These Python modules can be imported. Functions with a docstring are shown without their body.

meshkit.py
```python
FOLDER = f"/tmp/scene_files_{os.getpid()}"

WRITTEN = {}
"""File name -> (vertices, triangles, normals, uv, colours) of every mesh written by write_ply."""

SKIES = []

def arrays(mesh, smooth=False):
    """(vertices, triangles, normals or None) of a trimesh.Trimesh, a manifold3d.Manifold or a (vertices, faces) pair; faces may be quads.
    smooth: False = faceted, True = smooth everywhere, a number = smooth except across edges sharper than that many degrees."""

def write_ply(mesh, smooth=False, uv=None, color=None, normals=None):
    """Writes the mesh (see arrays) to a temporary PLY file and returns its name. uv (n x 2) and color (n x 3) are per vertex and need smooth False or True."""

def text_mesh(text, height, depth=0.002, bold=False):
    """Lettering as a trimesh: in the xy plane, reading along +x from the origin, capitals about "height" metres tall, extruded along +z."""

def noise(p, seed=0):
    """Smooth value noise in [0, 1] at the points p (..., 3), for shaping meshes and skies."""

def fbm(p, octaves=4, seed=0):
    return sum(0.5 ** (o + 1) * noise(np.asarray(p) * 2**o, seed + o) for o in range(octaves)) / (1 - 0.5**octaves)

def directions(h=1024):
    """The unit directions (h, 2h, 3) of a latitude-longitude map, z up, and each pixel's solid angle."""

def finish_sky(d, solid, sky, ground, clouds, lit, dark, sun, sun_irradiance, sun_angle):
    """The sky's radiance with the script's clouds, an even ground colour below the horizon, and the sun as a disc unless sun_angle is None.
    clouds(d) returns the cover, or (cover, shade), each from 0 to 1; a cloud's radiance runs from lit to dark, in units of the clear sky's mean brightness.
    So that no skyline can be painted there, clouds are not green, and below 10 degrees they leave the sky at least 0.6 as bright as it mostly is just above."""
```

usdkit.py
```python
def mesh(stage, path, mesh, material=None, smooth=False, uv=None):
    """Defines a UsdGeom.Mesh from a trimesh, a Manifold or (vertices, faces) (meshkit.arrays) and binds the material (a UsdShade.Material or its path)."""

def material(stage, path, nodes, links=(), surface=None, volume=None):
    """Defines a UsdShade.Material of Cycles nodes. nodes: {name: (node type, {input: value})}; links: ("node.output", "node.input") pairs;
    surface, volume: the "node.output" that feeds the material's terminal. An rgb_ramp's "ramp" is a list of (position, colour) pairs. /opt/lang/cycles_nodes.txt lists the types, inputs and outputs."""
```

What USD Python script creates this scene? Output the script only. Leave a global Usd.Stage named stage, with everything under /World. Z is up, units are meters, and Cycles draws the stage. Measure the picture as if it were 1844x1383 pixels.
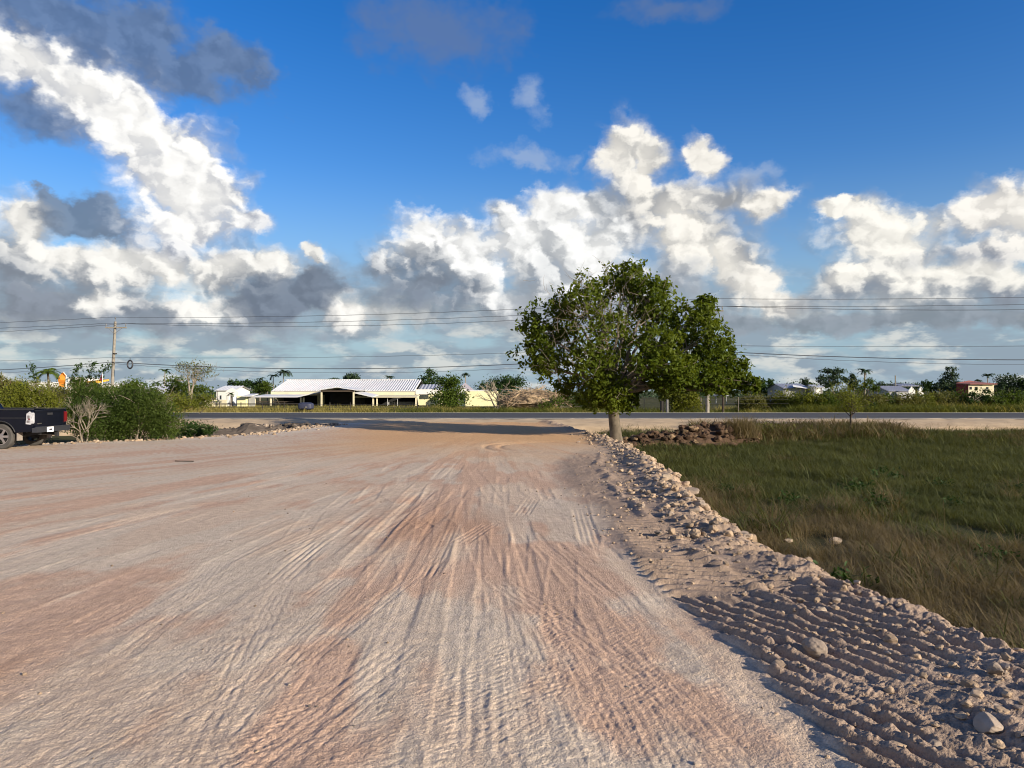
import math, random
import numpy as np, trimesh, usdkit, meshkit
from pxr import Usd, UsdGeom, UsdLux, UsdShade, Gf, Sdf, Vt

stage = Usd.Stage.CreateInMemory()
UsdGeom.SetStageUpAxis(stage, 'Z')
UsdGeom.SetStageMetersPerUnit(stage, 1.0)
UsdGeom.Xform.Define(stage, '/World')
UsdGeom.Scope.Define(stage, '/World/Looks')
PI = math.pi

# ------------------------------------------------------------------ camera
F = 1340.0            # focal length in photo pixels (photo 1844 x 1383)
CX, CY, YH = 922.0, 691.5, 704.0
CAMZ = 1.85
PITCH = math.atan((YH - CY) / F)
cam = UsdGeom.Camera.Define(stage, '/World/camera')
cam.CreateHorizontalApertureAttr(36.0)
cam.CreateVerticalApertureAttr(27.0)
cam.CreateFocalLengthAttr(36.0 * F / 1844.0)
cam.CreateClippingRangeAttr(Gf.Vec2f(0.05, 20000))
cam.AddTranslateOp().Set(Gf.Vec3d(0, 0, CAMZ))
cam.AddRotateXOp().Set(90 + math.degrees(PITCH))
cam.CreateExposureAttr(0.0)

# ------------------------------------------------------------------ sun and sky
SUN_EL = math.radians(17.5)
SUN_AZ = math.atan2(0.81, -0.58)          # atan2(x, y): to the right, a little behind the camera
SUN_DIR = np.array([math.sin(SUN_AZ) * math.cos(SUN_EL), math.cos(SUN_AZ) * math.cos(SUN_EL), math.sin(SUN_EL)])
sun = UsdLux.DistantLight.Define(stage, '/World/sun')
sun.CreateIntensityAttr(1.0)
sun.CreateAngleAttr(0.55)
sun.CreateNormalizeAttr(True)
sun.CreateColorAttr(Gf.Vec3f(1.0, 0.89, 0.73))
q = Gf.Rotation(Gf.Vec3d(0, 0, 1), Gf.Vec3d(*SUN_DIR)).GetQuat()
sun.AddOrientOp().Set(Gf.Quatf(q))
SKY_STRENGTH = 0.10
EXPO = 1.15
cam.GetExposureAttr().Set(EXPO)


def lin(r, g, b):
    """sRGB 0..255 as seen in the sky of the photograph -> radiance"""
    c = np.array([r, g, b]) / 255.0
    return np.where(c <= .04045, c / 12.92, ((c + .055) / 1.055) ** 2.4)


class Graph:
    def __init__(self):
        self.nodes, self.links, self.n = {}, [], 0

    def add(self, kind, out, _ins=None, **kw):
        name = 'n%d' % self.n
        self.n += 1
        vals = {}
        for k, v in {**kw, **(_ins or {})}.items():
            if isinstance(v, str) and v.startswith('@'):
                self.links.append((v[1:], name + '.' + k))
            else:
                vals[k] = v
        self.nodes[name] = (kind, vals)
        return '@' + name + '.' + out

    def math(self, t, a, b=0.0, c=0.0):
        return self.add('math', 'value', math_type=t, value1=a, value2=b, value3=c)

    def vmath(self, t, a, b=(0, 0, 0)):
        return self.add('vector_math', 'vector', math_type=t, vector1=a, vector2=b)

    def mrange(self, v, a, b, c=0.0, d=1.0, kind='smoothstep'):
        return self.add('map_range', 'result', range_type=kind, value=v, from_min=a, from_max=b, to_min=c, to_max=d, clamp=True)

    def mix(self, f, a, b, kind='mix'):
        return self.add('mix_color', 'result', blend_type=kind, fac=f, a=a, b=b)

    def noise(self, vec, scale, detail=4.0, rough=.5, out='fac', **kw):
        return self.add('noise_texture', out, vector=vec, scale=scale, detail=detail, roughness=rough, **kw)

    def ramp(self, f, stops):
        return self.add('rgb_ramp', 'color', fac=f, ramp=stops)


def build_sky():
    g = Graph()
    gen = g.add('texture_coordinate', 'generated')
    d = g.vmath('normalize', gen) if SKY_COORD == 'gen' else g.vmath('normalize', g.add('geometry', 'position'))
    sx, sy, sz = (g.add('separate_xyz', k, vector=d) for k in 'xyz')
    az = g.math('arctan2', sx, sy)
    el = g.math('arcsine', sz)
    P = g.add('combine_xyz', 'vector', x=az, y=el, z=0.0)
    dn = g.vmath('multiply', d, (1, 1, 1.35))
    # billowing: the outline of every bank is pushed about by noise at three sizes
    w1 = g.vmath('subtract', g.noise(dn, 7.0, 2.0, .5, 'color'), (.5, .5, .5))
    w2 = g.vmath('subtract', g.noise(dn, 26.0, 4.0, .62, 'color'), (.5, .5, .5))
    Pw = g.vmath('add', P, g.vmath('multiply', w1, (.09, .06, 0)))
    Pw = g.vmath('add', Pw, g.vmath('multiply', w2, (.040, .034, 0)))
    dw = g.vmath('add', dn, g.vmath('multiply', w2, (.05, .05, .05)))
    V = lambda off: g.add('voronoi_texture', 'distance', dimensions='2D', vector=g.vmath('add', Pw2, off), scale=15.0, detail=2.0, roughness=.55, feature='f1')
    Pw2 = g.vmath('add', g.vmath('multiply', P, (1, 1.2, 1)), g.vmath('multiply', w2, (.05, .05, 0)))
    vor = V((0, 0, 0))
    vor2 = V((.009, .008, 0))
    fine = g.noise(dn, 34.0, 6.0, .6)

    turned = {}

    def field(blobs, at):
        acc = None
        for (x, y, rx, ry, *r) in blobs:
            ang = math.radians(-(r[0] if r else 0))
            a = math.atan((x - CX) / F)
            e = math.atan2(YH - y, math.hypot(F, x - CX))
            if (ang, at) not in turned:
                turned[ang, at] = at if ang == 0 else g.add('vector_rotate', 'vector', rotate_type='z_axis', vector=at, angle=-ang)
            ca, sa = math.cos(ang), math.sin(ang)
            u, v = a * ca + e * sa, -a * sa + e * ca
            sx_, sy_ = F / (1.13 * rx * math.cos(a)), F / (1.13 * ry * math.cos(a))
            m = g.add('vector_math', 'vector', math_type='multiply_add', vector1=turned[ang, at], vector2=(sx_, sy_, 0), vector3=(-u * sx_, -v * sy_, 0))
            L = g.add('vector_math', 'value', math_type='length', vector1=m)
            acc = L if acc is None else g.math('smoothmin', acc, L, .35)
        return g.math('subtract', 1.0, acc)

    def cover(f, wob, lo, hi):
        t = g.math('add', f, g.math('multiply', g.math('subtract', .45, vor), wob))
        t = g.math('add', t, g.math('multiply', g.math('subtract', fine, .5), wob * 1.3))
        return g.mrange(t, lo, hi)

    relief = g.mrange(g.math('subtract', vor2, vor), -.20, .24, -1.0, 1.0, 'linear')
    shade = g.math('add', g.math('multiply_add', relief, .11, .98), g.math('multiply', g.math('subtract', g.noise(dn, 20.0, 4.0, .6), .5), .14))
    soft = g.math('multiply', g.math('subtract', g.noise(dn, 11.0, 5.0, .55), .5), 1.0)

    k = 1.0 / SKY_STRENGTH / 2 ** EXPO
    C = lambda r, gg, b: tuple(lin(r, gg, b) * k)
    sky = g.add('sky_texture', 'color', sky_type='single_scattering', sun_disc=False, sun_elevation=SUN_EL, sun_rotation=SUN_AZ, altitude=0.0,
                air_density=1.0, aerosol_density=0.6, ozone_density=2.0)
    sky = g.add('hsv', 'color', hue=.517, saturation=SKY_SAT, value=SKY_VAL, fac=1.0, color=sky)
    col = sky
    # moist air low over the plain
    col = g.mix(g.mrange(el, .30, -.01, 0.0, .88, 'smoothstep'), col, C(146, 174, 200))
    # thin dim veils high up
    vf = field(VEIL, Pw)
    col = g.mix(g.math('multiply', cover(vf, .5, -.15, .75), .75), col, C(98, 122, 166))
    wf = field(WISPS, Pw)
    col = g.mix(g.math('multiply', cover(wf, .6, -.10, .70), .62), col, C(168, 186, 214))
    # far banks low on the horizon, all the way round
    low = g.noise(g.vmath('multiply', d, (9, 9, 34)), 1.0, 5.0, .55)
    lowb = g.math('multiply', g.mrange(low, .38, .56), g.mrange(el, .17, .11))
    lowc = g.mix(g.mrange(g.noise(g.vmath('multiply', d, (16, 16, 46)), 1.0, 5.0, .55), .47, .60), C(146, 160, 174), C(226, 225, 218))
    col = g.mix(g.math('multiply', lowb, .75), col, lowc)
    # cumulus round the rest of the sky: the same kind of banks, from noise only, where the camera does not look
    away = g.mrange(g.math('absolute', az), .72, .95)
    nb = g.noise(g.vmath('multiply', dn, (2.6, 2.6, 5.0)), 1.0, 5.0, .55)
    nbc = g.math('multiply', g.mrange(nb, .44, .55), g.math('multiply', away, g.mrange(el, .75, .45)))
    col = g.mix(nbc, col, g.mix(g.mrange(nb, .52, .66), C(225, 222, 214), C(140, 146, 158)))

    def bank(col, blobs, lit, grey, white, wob=.40, lo=-.05, hi=.34, dens=1.0, rel=.36):
        f = field(blobs, Pw)
        lf = field(lit, Pw) if lit else None
        if lf:
            b = g.math('add', g.math('add', lf, g.math('multiply', relief, rel)), soft)
            b = g.mrange(b, -.75, .70)
        else:
            b = g.mrange(g.math('add', soft, g.math('multiply', relief, rel * .5)), -.4, .6)
        wide = g.mrange(b, 0, 1, hi + .35, hi, 'linear') if lf else hi
        thin = g.mrange(b, 0, 1, lo - .38, lo, 'linear') if lf else lo
        cv = cover(f, wob, thin, wide)
        cc = g.mix(b, grey, white)
        cc = g.vmath('multiply', cc, g.add('combine_xyz', 'vector', x=shade, y=shade, z=shade))
        return g.mix(g.math('multiply', cv, dens), col, cc)

    for b in BANKS:
        args = dict(b)
        args['grey'], args['white'] = C(*b['grey']), C(*b['white'])
        col = bank(col, **args)
    bg = g.add('background_shader', 'background', color=col, strength=SKY_STRENGTH)
    mat = usdkit.material(stage, '/World/Looks/sky_air', g.nodes, g.links, surface=bg[1:])
    dome = UsdLux.DomeLight.Define(stage, '/World/sky')
    dome.CreateIntensityAttr(1.0)
    UsdShade.MaterialBindingAPI.Apply(dome.GetPrim()).Bind(mat)
    dome.GetPrim().SetCustomDataByKey('kind', 'structure')
    dome.GetPrim().SetCustomDataByKey('label', 'deep blue late afternoon sky with white and grey cumulus banks')
    dome.GetPrim().SetCustomDataByKey('category', 'sky')


SKY_COORD = 'gen'
SKY_SAT, SKY_VAL = 1.46, .76
# cloud banks: ellipses (photo pixels, turned into azimuth and elevation) that noise breaks up
VEIL = [(800, 50, 190, 75), (1210, 5, 110, 25)]
WISPS = [(870, 195, 40, 34, 30), (975, 185, 34, 40, -30), (955, 280, 85, 24), (1350, 296, 70, 22)]
BANKS = [
    # hazy grey mass low down behind everything
    dict(blobs=[(750, 560, 240, 42), (1010, 565, 330, 46), (300, 580, 380, 40), (1250, 560, 180, 40), (1650, 545, 240, 40)],
         lit=[(700, 560, 60, 26), (900, 570, 60, 24), (640, 560, 40, 26), (1640, 530, 120, 26)], grey=(158, 169, 180), white=(206, 206, 202), wob=.55, lo=-.1, hi=.6, dens=.85),
    # dim cloud, top left
    dict(blobs=[(70, 40, 220, 130), (255, 75, 110, 140), (430, 125, 100, 66, 15), (350, 150, 120, 60), (60, 190, 120, 80), (200, 235, 80, 45)],
         lit=None, grey=(100, 125, 164), white=(112, 134, 168), wob=.45, lo=-.05, hi=.55, dens=.92),
    # tall middle and upper cloud, grey body
    dict(blobs=[(1130, 400, 95, 70), (1200, 360, 90, 60), (1300, 358, 105, 45), (1380, 368, 45, 36), (1260, 430, 100, 90), (1330, 495, 100, 65, 35), (1400, 545, 70, 34, 25),
                (1120, 265, 66, 58), (1170, 285, 42, 44), (1150, 330, 62, 50), (1258, 275, 34, 36)],
         lit=[(1105, 255, 60, 50), (1160, 290, 45, 60), (1258, 275, 40, 45), (1235, 410, 40, 55, -30), (1290, 470, 40, 60, -45), (1370, 520, 45, 60, -55), (1390, 365, 50, 26)],
         grey=(166, 169, 174), white=(247, 243, 234)),
    dict(blobs=[(985, 395, 66, 75), (955, 450, 95, 90), (1050, 470, 120, 105), (1000, 545, 150, 62), (897, 385, 26, 30), (1150, 530, 130, 60), (1060, 380, 70, 50)],
         lit=[(980, 370, 60, 60), (1030, 420, 60, 70), (1080, 470, 80, 55), (930, 430, 45, 50), (1130, 480, 50, 30)],
         grey=(164, 171, 180), white=(248, 248, 246)),
    dict(blobs=[(775, 455, 95, 70), (850, 480, 85, 70), (760, 500, 110, 55), (850, 530, 95, 45), (700, 480, 50, 40)],
         lit=[(765, 415, 70, 42), (720, 420, 40, 36), (860, 450, 60, 50), (910, 510, 36, 50)],
         grey=(130, 141, 156), white=(250, 250, 248)),
    # right hand banks
    dict(blobs=[(1600, 420, 105, 55), (1510, 385, 46, 20, 10), (1640, 455, 85, 60), (1600, 500, 130, 55), (1525, 500, 60, 45), (1710, 510, 115, 45), (1800, 530, 90, 40)],
         lit=[(1610, 405, 95, 50), (1510, 385, 50, 24), (1540, 490, 45, 26), (1690, 490, 80, 40), (1660, 430, 60, 40), (1780, 500, 60, 25)],
         grey=(146, 155, 168), white=(250, 247, 238)),
    dict(blobs=[(1805, 400, 82, 75), (1850, 390, 80, 70), (1800, 455, 110, 30)],
         lit=[(1810, 380, 85, 62), (1860, 400, 80, 60)],
         grey=(138, 147, 164), white=(246, 242, 234)),
    # left bank above the horizon
    dict(blobs=[(50, 410, 62, 56), (20, 470, 100, 75), (130, 485, 90, 52), (230, 475, 80, 50), (300, 470, 70, 48), (400, 490, 100, 48), (480, 495, 70, 42), (545, 458, 24, 20),
                (555, 515, 90, 55), (450, 545, 140, 55), (200, 545, 220, 55), (60, 545, 120, 60), (640, 575, 46, 40)],
         lit=[(40, 400, 55, 50), (110, 460, 60, 30), (200, 460, 60, 34), (285, 455, 60, 40), (310, 500, 50, 36), (400, 470, 70, 30), (470, 475, 60, 22), (545, 452, 30, 20), (360, 550, 34, 26), (640, 560, 36, 30), (190, 540, 34, 20)],
         grey=(140, 149, 162), white=(248, 246, 240)),
    dict(blobs=[(165, 395, 90, 46), (115, 368, 34, 24), (560, 520, 80, 45), (470, 530, 70, 40)],
         lit=None, grey=(116, 129, 148), white=(126, 138, 154), lo=-.02, hi=.35, dens=.85),
    # the great white cloud, left
    dict(blobs=[(30, 110, 80, 40, 35), (130, 160, 95, 55, 35), (220, 215, 110, 80, 35), (310, 285, 110, 88, 40), (348, 345, 92, 95), (335, 400, 90, 52), (440, 392, 46, 28)],
         lit=[(40, 100, 80, 34, 35), (130, 150, 90, 50, 35), (240, 220, 110, 70, 35), (330, 290, 100, 80, 40), (350, 350, 90, 80)],
         grey=(152, 163, 186), white=(252, 251, 248), lo=-.06, hi=.24),
    # long flat base, right
    dict(blobs=[(1560, 582, 330, 26), (1800, 580, 200, 24), (1330, 585, 90, 22)],
         lit=None, grey=(142, 153, 164), white=(150, 158, 168), wob=.4, lo=.0, hi=.5, dens=.9),
]
build_sky()

# ------------------------------------------------------------------ helpers
SUN_K = 1.0
USED = {}


def numbered(path):
    n = USED.get(path, 0)
    USED[path] = n + 1
    return path if n == 0 else '%s_%03d' % (path, n)


def tag(prim, label=None, category=None, group=None, kind=None):
    for k, v in (('label', label), ('category', category), ('group', group), ('kind', kind)):
        if v:
            prim.SetCustomDataByKey(k, v)
    return prim


def thing(name, label, category, loc=(0, 0, 0), rotz=0.0, group=None, scale=None):
    path = numbered('/World/' + name)
    x = UsdGeom.Xform.Define(stage, path)
    x.AddTranslateOp().Set(Gf.Vec3d(*map(float, loc)))
    if rotz:
        x.AddRotateZOp().Set(math.degrees(rotz))
    if scale is not None:
        x.AddScaleOp().Set(Gf.Vec3f(*map(float, np.broadcast_to(scale, 3))))
    tag(x.GetPrim(), label, category, group)
    return path


def obj(name, mesh, mat, parent='/World', smooth=False, colors=None, **kw):
    path = numbered(parent + '/' + name)
    m = usdkit.mesh(stage, path, mesh, mat, smooth=smooth)
    if colors is not None:
        UsdGeom.PrimvarsAPI(m).CreatePrimvar('albedo', Sdf.ValueTypeNames.Color3fArray, 'vertex').Set(Vt.Vec3fArray.FromNumpy(np.asarray(colors, np.float32)))
    tag(m.GetPrim(), **kw)
    return path


def copy_of(src, loc, rotz, label, group=None, scale=None):
    p = stage.GetPrimAtPath(src)
    was = p.GetCustomData()
    r = thing(src.rsplit('/', 1)[1].rsplit('_0', 1)[0], label, was['category'], loc, rotz, group or was.get('group'), scale)
    prim = stage.GetPrimAtPath(r)
    prim.GetReferences().AddInternalReference(src)
    prim.SetInstanceable(True)
    return r


def instancer(name, protos, pos, quats, scales, idx, parent='/World', **kw):
    """protos: list of (mesh, material); a PointInstancer with its prototypes inside it"""
    path = numbered(parent + '/' + name)
    pi = UsdGeom.PointInstancer.Define(stage, path)
    targets = []
    for i, (m, mat) in enumerate(protos):
        pp = path + '/clump' + ('' if i == 0 else '_%03d' % i)
        usdkit.mesh(stage, pp, m, mat)
        targets.append(pp)
    pi.CreatePrototypesRel().SetTargets(targets)
    pi.CreatePositionsAttr(Vt.Vec3fArray.FromNumpy(np.asarray(pos, np.float32)))
    pi.CreateOrientationsAttr(Vt.QuathArray([Gf.Quath(float(a), float(b), float(c), float(d)) for a, b, c, d in quats]))
    pi.CreateScalesAttr(Vt.Vec3fArray.FromNumpy(np.asarray(scales, np.float32)))
    pi.CreateProtoIndicesAttr(Vt.IntArray.FromNumpy(np.asarray(idx, np.int32)))
    tag(pi.GetPrim(), **kw)
    return path


def zquats(a):
    return np.stack([np.cos(a / 2), 0 * a, 0 * a, np.sin(a / 2)], 1)


def box(cx, cy, cz, sx, sy, sz):
    m = trimesh.creation.box([sx, sy, sz])
    m.apply_translation([cx, cy, cz])
    return m


def cat(ms):
    return trimesh.util.concatenate([m for m in ms if m is not None and len(m.faces)])


def tube(pts, radii, sides=6, caps=True):
    p = np.asarray(pts, float)
    r = np.broadcast_to(np.asarray(radii, float), (len(p),))
    t = np.gradient(p, axis=0)
    t /= np.linalg.norm(t, axis=1, keepdims=True) + 1e-12
    a = np.cross(t, np.where(np.abs(t[:, 2:]) < 0.9, [0, 0, 1.0], [1.0, 0, 0]))
    a /= np.linalg.norm(a, axis=1, keepdims=True) + 1e-12
    b = np.cross(t, a)
    ang = np.arange(sides) * 2 * PI / sides
    v = p[:, None] + r[:, None, None] * (np.cos(ang)[None, :, None] * a[:, None] + np.sin(ang)[None, :, None] * b[:, None])
    i, j = np.meshgrid(np.arange(len(p) - 1), np.arange(sides), indexing='ij')
    qd = np.stack([i * sides + j, i * sides + (j + 1) % sides, (i + 1) * sides + (j + 1) % sides, (i + 1) * sides + j], -1).reshape(-1, 4)
    f = np.vstack([qd[:, [0, 1, 2]], qd[:, [0, 2, 3]]])
    if caps:
        n = len(p)
        e0 = [[0, k + 1, k] for k in range(1, sides - 1)]
        e1 = [[(n - 1) * sides, (n - 1) * sides + k, (n - 1) * sides + k + 1] for k in range(1, sides - 1)]
        f = np.vstack([f, e0, e1])
    return trimesh.Trimesh(v.reshape(-1, 3), f, process=False)


def at(px, py, z=0.0):
    """world point on the level z seen at this place of the photograph"""
    D = (CAMZ - z) * F / (py - YH)
    return np.array([(px - CX) / F * D, D, z])


def atd(px, py, D):
    return np.array([(px - CX) / F * D, D, CAMZ - (py - YH) / F * D])


def sstep(a, b, x):
    t = np.clip((x - a) / (b - a), 0, 1)
    return t * t * (3 - 2 * t)


def vnoise(x, y, seed):
    xi, yi = np.floor(x), np.floor(y)
    tx, ty = (x - xi).astype(np.float32), (y - yi).astype(np.float32)
    tx, ty = tx * tx * (3 - 2 * tx), ty * ty * (3 - 2 * ty)
    base = (xi.astype(np.int64) * 374761393 + yi.astype(np.int64) * 668265263 + seed * 1446651).astype(np.uint32)
    def h(o):
        k = base + np.uint32(o & 0xFFFFFFFF)
        k = (k ^ (k >> np.uint32(13))) * np.uint32(1274126177)
        return ((k ^ (k >> np.uint32(16))) & np.uint32(0xFFFF)).astype(np.float32)
    a0, a1 = h(0), h(374761393)
    b0, b1 = h(668265263), h(374761393 + 668265263)
    lo = a0 + (a1 - a0) * tx
    return (lo + (b0 + (b1 - b0) * tx - lo) * ty) / 65535.0


def n2(x, y, s, seed=0, oct=4):
    out, amp = 0, .5
    for o in range(oct):
        k = s * 2 ** o
        out = out + amp * vnoise(x * k + 17.3 * o + seed * 3.7, y * k - 9.1 * o, seed * 31 + o)
        amp *= .5
    return out / (1 - .5 ** oct)


# ------------------------------------------------------------------ materials
LOOKS = '/World/Looks/'


def mat_plain(name, color, rough=.8, metallic=0.0, var=.15, scale=6.0, bump=0.0, spec=.4, random=0.0, **kw):
    g = Graph()
    pos = g.add('geometry', 'position')
    n = g.noise(pos, scale, 5.0, .6)
    c = np.array(color, float)
    col = g.ramp(n, [(.25, c * (1 - var)), (.75, c * (1 + var))])
    if random:
        r = g.add('object_info', 'random')
        m = g.mrange(r, 0, 1, 1 - random, 1 + random, 'linear')
        col = g.vmath('multiply', col, g.add('combine_xyz', 'vector', x=m, y=m, z=m))
    ins = dict(base_color=col, roughness=rough, metallic=metallic, specular_ior_level=spec, **kw)
    if bump:
        ins['normal'] = g.add('bump', 'normal', height=n, strength=bump, distance=.03)
    p = g.add('principled_bsdf', 'BSDF', **ins)
    return usdkit.material(stage, LOOKS + name, g.nodes, g.links, surface=p[1:])


def mat_leaf(name, c1, c2, translucent=.35, rough=.55, big=.5, spec=.12):
    """foliage: every leaf (mesh island) its own tone, with slow drifts of tone through the plant"""
    g = Graph()
    r = g.add('geometry', 'random_per_island')
    pos = g.add('geometry', 'position')
    n = g.noise(pos, big, 3.0, .5)
    f = g.math('add', g.math('multiply', r, .55), g.math('multiply', n, .5))
    col = g.ramp(f, [(.12, c1), (.85, c2)])
    p = g.add('principled_bsdf', 'BSDF', base_color=col, roughness=rough, specular_ior_level=spec)
    t = g.add('translucent_bsdf', 'BSDF', color=g.vmath('multiply', col, (1.25, 1.15, .55)))
    mx = g.add('mix_closure', 'closure', fac=translucent, closure1=p, closure2=t)
    return usdkit.material(stage, LOOKS + name, g.nodes, g.links, surface=mx[1:])


def mat_soil():
    g = Graph()
    pos = g.add('geometry', 'position')
    a = g.add('attribute', 'color', attribute='albedo')
    n1 = g.noise(pos, 9.0, 6.0, .65)
    n2_ = g.noise(pos, 70.0, 4.0, .6)
    v = g.math('add', g.mrange(n1, .3, .7, .84, 1.16, 'linear'), g.mrange(n2_, .3, .7, -.20, .20, 'linear'))
    sp = g.add('voronoi_texture', 'distance', vector=pos, scale=38.0, feature='f1')
    rnd = g.add('voronoi_texture', 'color', vector=pos, scale=38.0, feature='f1')
    peb = g.math('multiply', g.mrange(sp, .26, .14), g.mrange(g.add('separate_xyz', 'x', vector=rnd), .55, .60))
    tone = g.mrange(g.add('separate_xyz', 'y', vector=rnd), 0, 1, -.30, .22, 'linear')
    v = g.math('add', v, g.math('multiply', peb, tone))
    col = g.vmath('multiply', a, g.add('combine_xyz', 'vector', x=v, y=v, z=v))
    vo = g.add('voronoi_texture', 'distance', vector=pos, scale=55.0, detail=2.0, feature='f1')
    h = g.math('add', g.math('add', g.math('multiply', g.noise(pos, 110.0, 5.0, .65), .8), g.math('multiply', vo, -.5)), g.math('add', g.math('multiply', g.noise(pos, 26.0, 4.0, .6), 1.5), g.math('multiply', peb, .6)))
    bmp = g.add('bump', 'normal', height=h, strength=.75, distance=.010)
    p = g.add('principled_bsdf', 'BSDF', base_color=col, roughness=.95, specular_ior_level=.12, normal=bmp)
    return usdkit.material(stage, LOOKS + 'compacted_marl', g.nodes, g.links, surface=p[1:])


def mat_field():
    g = Graph()
    pos = g.add('geometry', 'position')
    n1 = g.noise(pos, .25, 4.0, .55)
    n2_ = g.noise(pos, 3.0, 6.0, .65)
    f = g.math('add', g.math('multiply', n1, .6), g.math('multiply', n2_, .4))
    col = g.ramp(f, [(.3, (.030, .034, .014)), (.5, (.060, .060, .026)), (.7, (.115, .095, .048))])
    p = g.add('principled_bsdf', 'BSDF', base_color=col, roughness=1.0, specular_ior_level=.05, normal=g.add('bump', 'normal', height=n2_, strength=.6, distance=.1))
    return usdkit.material(stage, LOOKS + 'field_soil', g.nodes, g.links, surface=p[1:])


def mat_asphalt():
    g = Graph()
    pos = g.add('geometry', 'position')
    lanes = g.noise(g.vmath('multiply', pos, (.02, 1.3, 1)), 1.0, 3.0, .6)
    n = g.noise(pos, 8.0, 5.0, .7)
    patches = g.noise(g.vmath('multiply', pos, (.16, .5, 1)), 1.0, 5.0, .6)
    f = g.math('add', g.math('multiply', lanes, .75), g.math('multiply', n, .25))
    col = g.ramp(f, [(.35, (.034, .033, .034)), (.65, (.070, .067, .067))])
    edge = g.math('absolute', g.math('subtract', g.add('separate_xyz', 'y', vector=pos), 48.8))
    dirt = g.math('multiply', g.mrange(edge, 4.4, 6.4), g.mrange(patches, .35, .65))
    col = g.mix(g.math('multiply', dirt, .75), col, (.30, .235, .165))
    col = g.mix(g.mrange(patches, .60, .63, 0.0, .35), col, (.028, .028, .030))
    p = g.add('principled_bsdf', 'BSDF', base_color=col, roughness=.85, specular_ior_level=.3)
    return usdkit.material(stage, LOOKS + 'asphalt', g.nodes, g.links, surface=p[1:])


SOIL = mat_soil()
FIELD = mat_field()
ASPHALT = mat_asphalt()
SHOULDER = mat_plain('shoulder_marl', (.44, .33, .21), .95, var=.22, scale=1.4, bump=.4, spec=.1)
PAINT = mat_plain('road_paint', (.62, .60, .52), .7, var=.2, scale=3.0)

# ------------------------------------------------------------------ terrain: one height for everything that stands on the ground
EDGE_Y = np.array([2.0, 3.5, 5.1, 6.26, 7.38, 8.98, 11.5, 14.1, 19.7, 25.8, 30.6, 34.0, 38.7, 41.0])
EDGE_X = np.array([4.2, 3.8, 3.42, 3.26, 3.02, 2.72, 2.90, 3.05, 3.55, 3.60, 3.50, 3.0, 2.3, 2.1])
LEFT_Y = np.array([24.3, 28.8, 31.0, 33.5, 36.5, 39.0, 41.0])      # far left rim of the pad, from the truck round to the road
LEFT_X = np.array([-18.5, -13.6, -11.6, -10.8, -10.0, -9.6, -9.4])
STRIP_Y = np.array([2.0, 3.78, 5.3, 6.1, 9.15, 14.9, 19.0, 24.0])
STRIP_X = np.array([1.70, 1.66, 1.66, 1.50, 1.20, .80, .95, 2.2])


def base_height(x, y):
    """natural ground round the made-up pad"""
    z = -0.78 + .10 * (n2(x, y, .35, 3, 3) - .5) + .25 * sstep(20, 60, np.abs(x - 4) - 14)
    z = z + .50 * sstep(31, 39.5, y) * sstep(2, 6, x) + (.62 - .5 * sstep(2, 6, x)) * sstep(54, 60, y) - .45 * sstep(75, 130, y)
    z = z + .5 * sstep(-13, -19, x) * sstep(50, 30, y) * sstep(10, 26, y)
    return z


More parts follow.
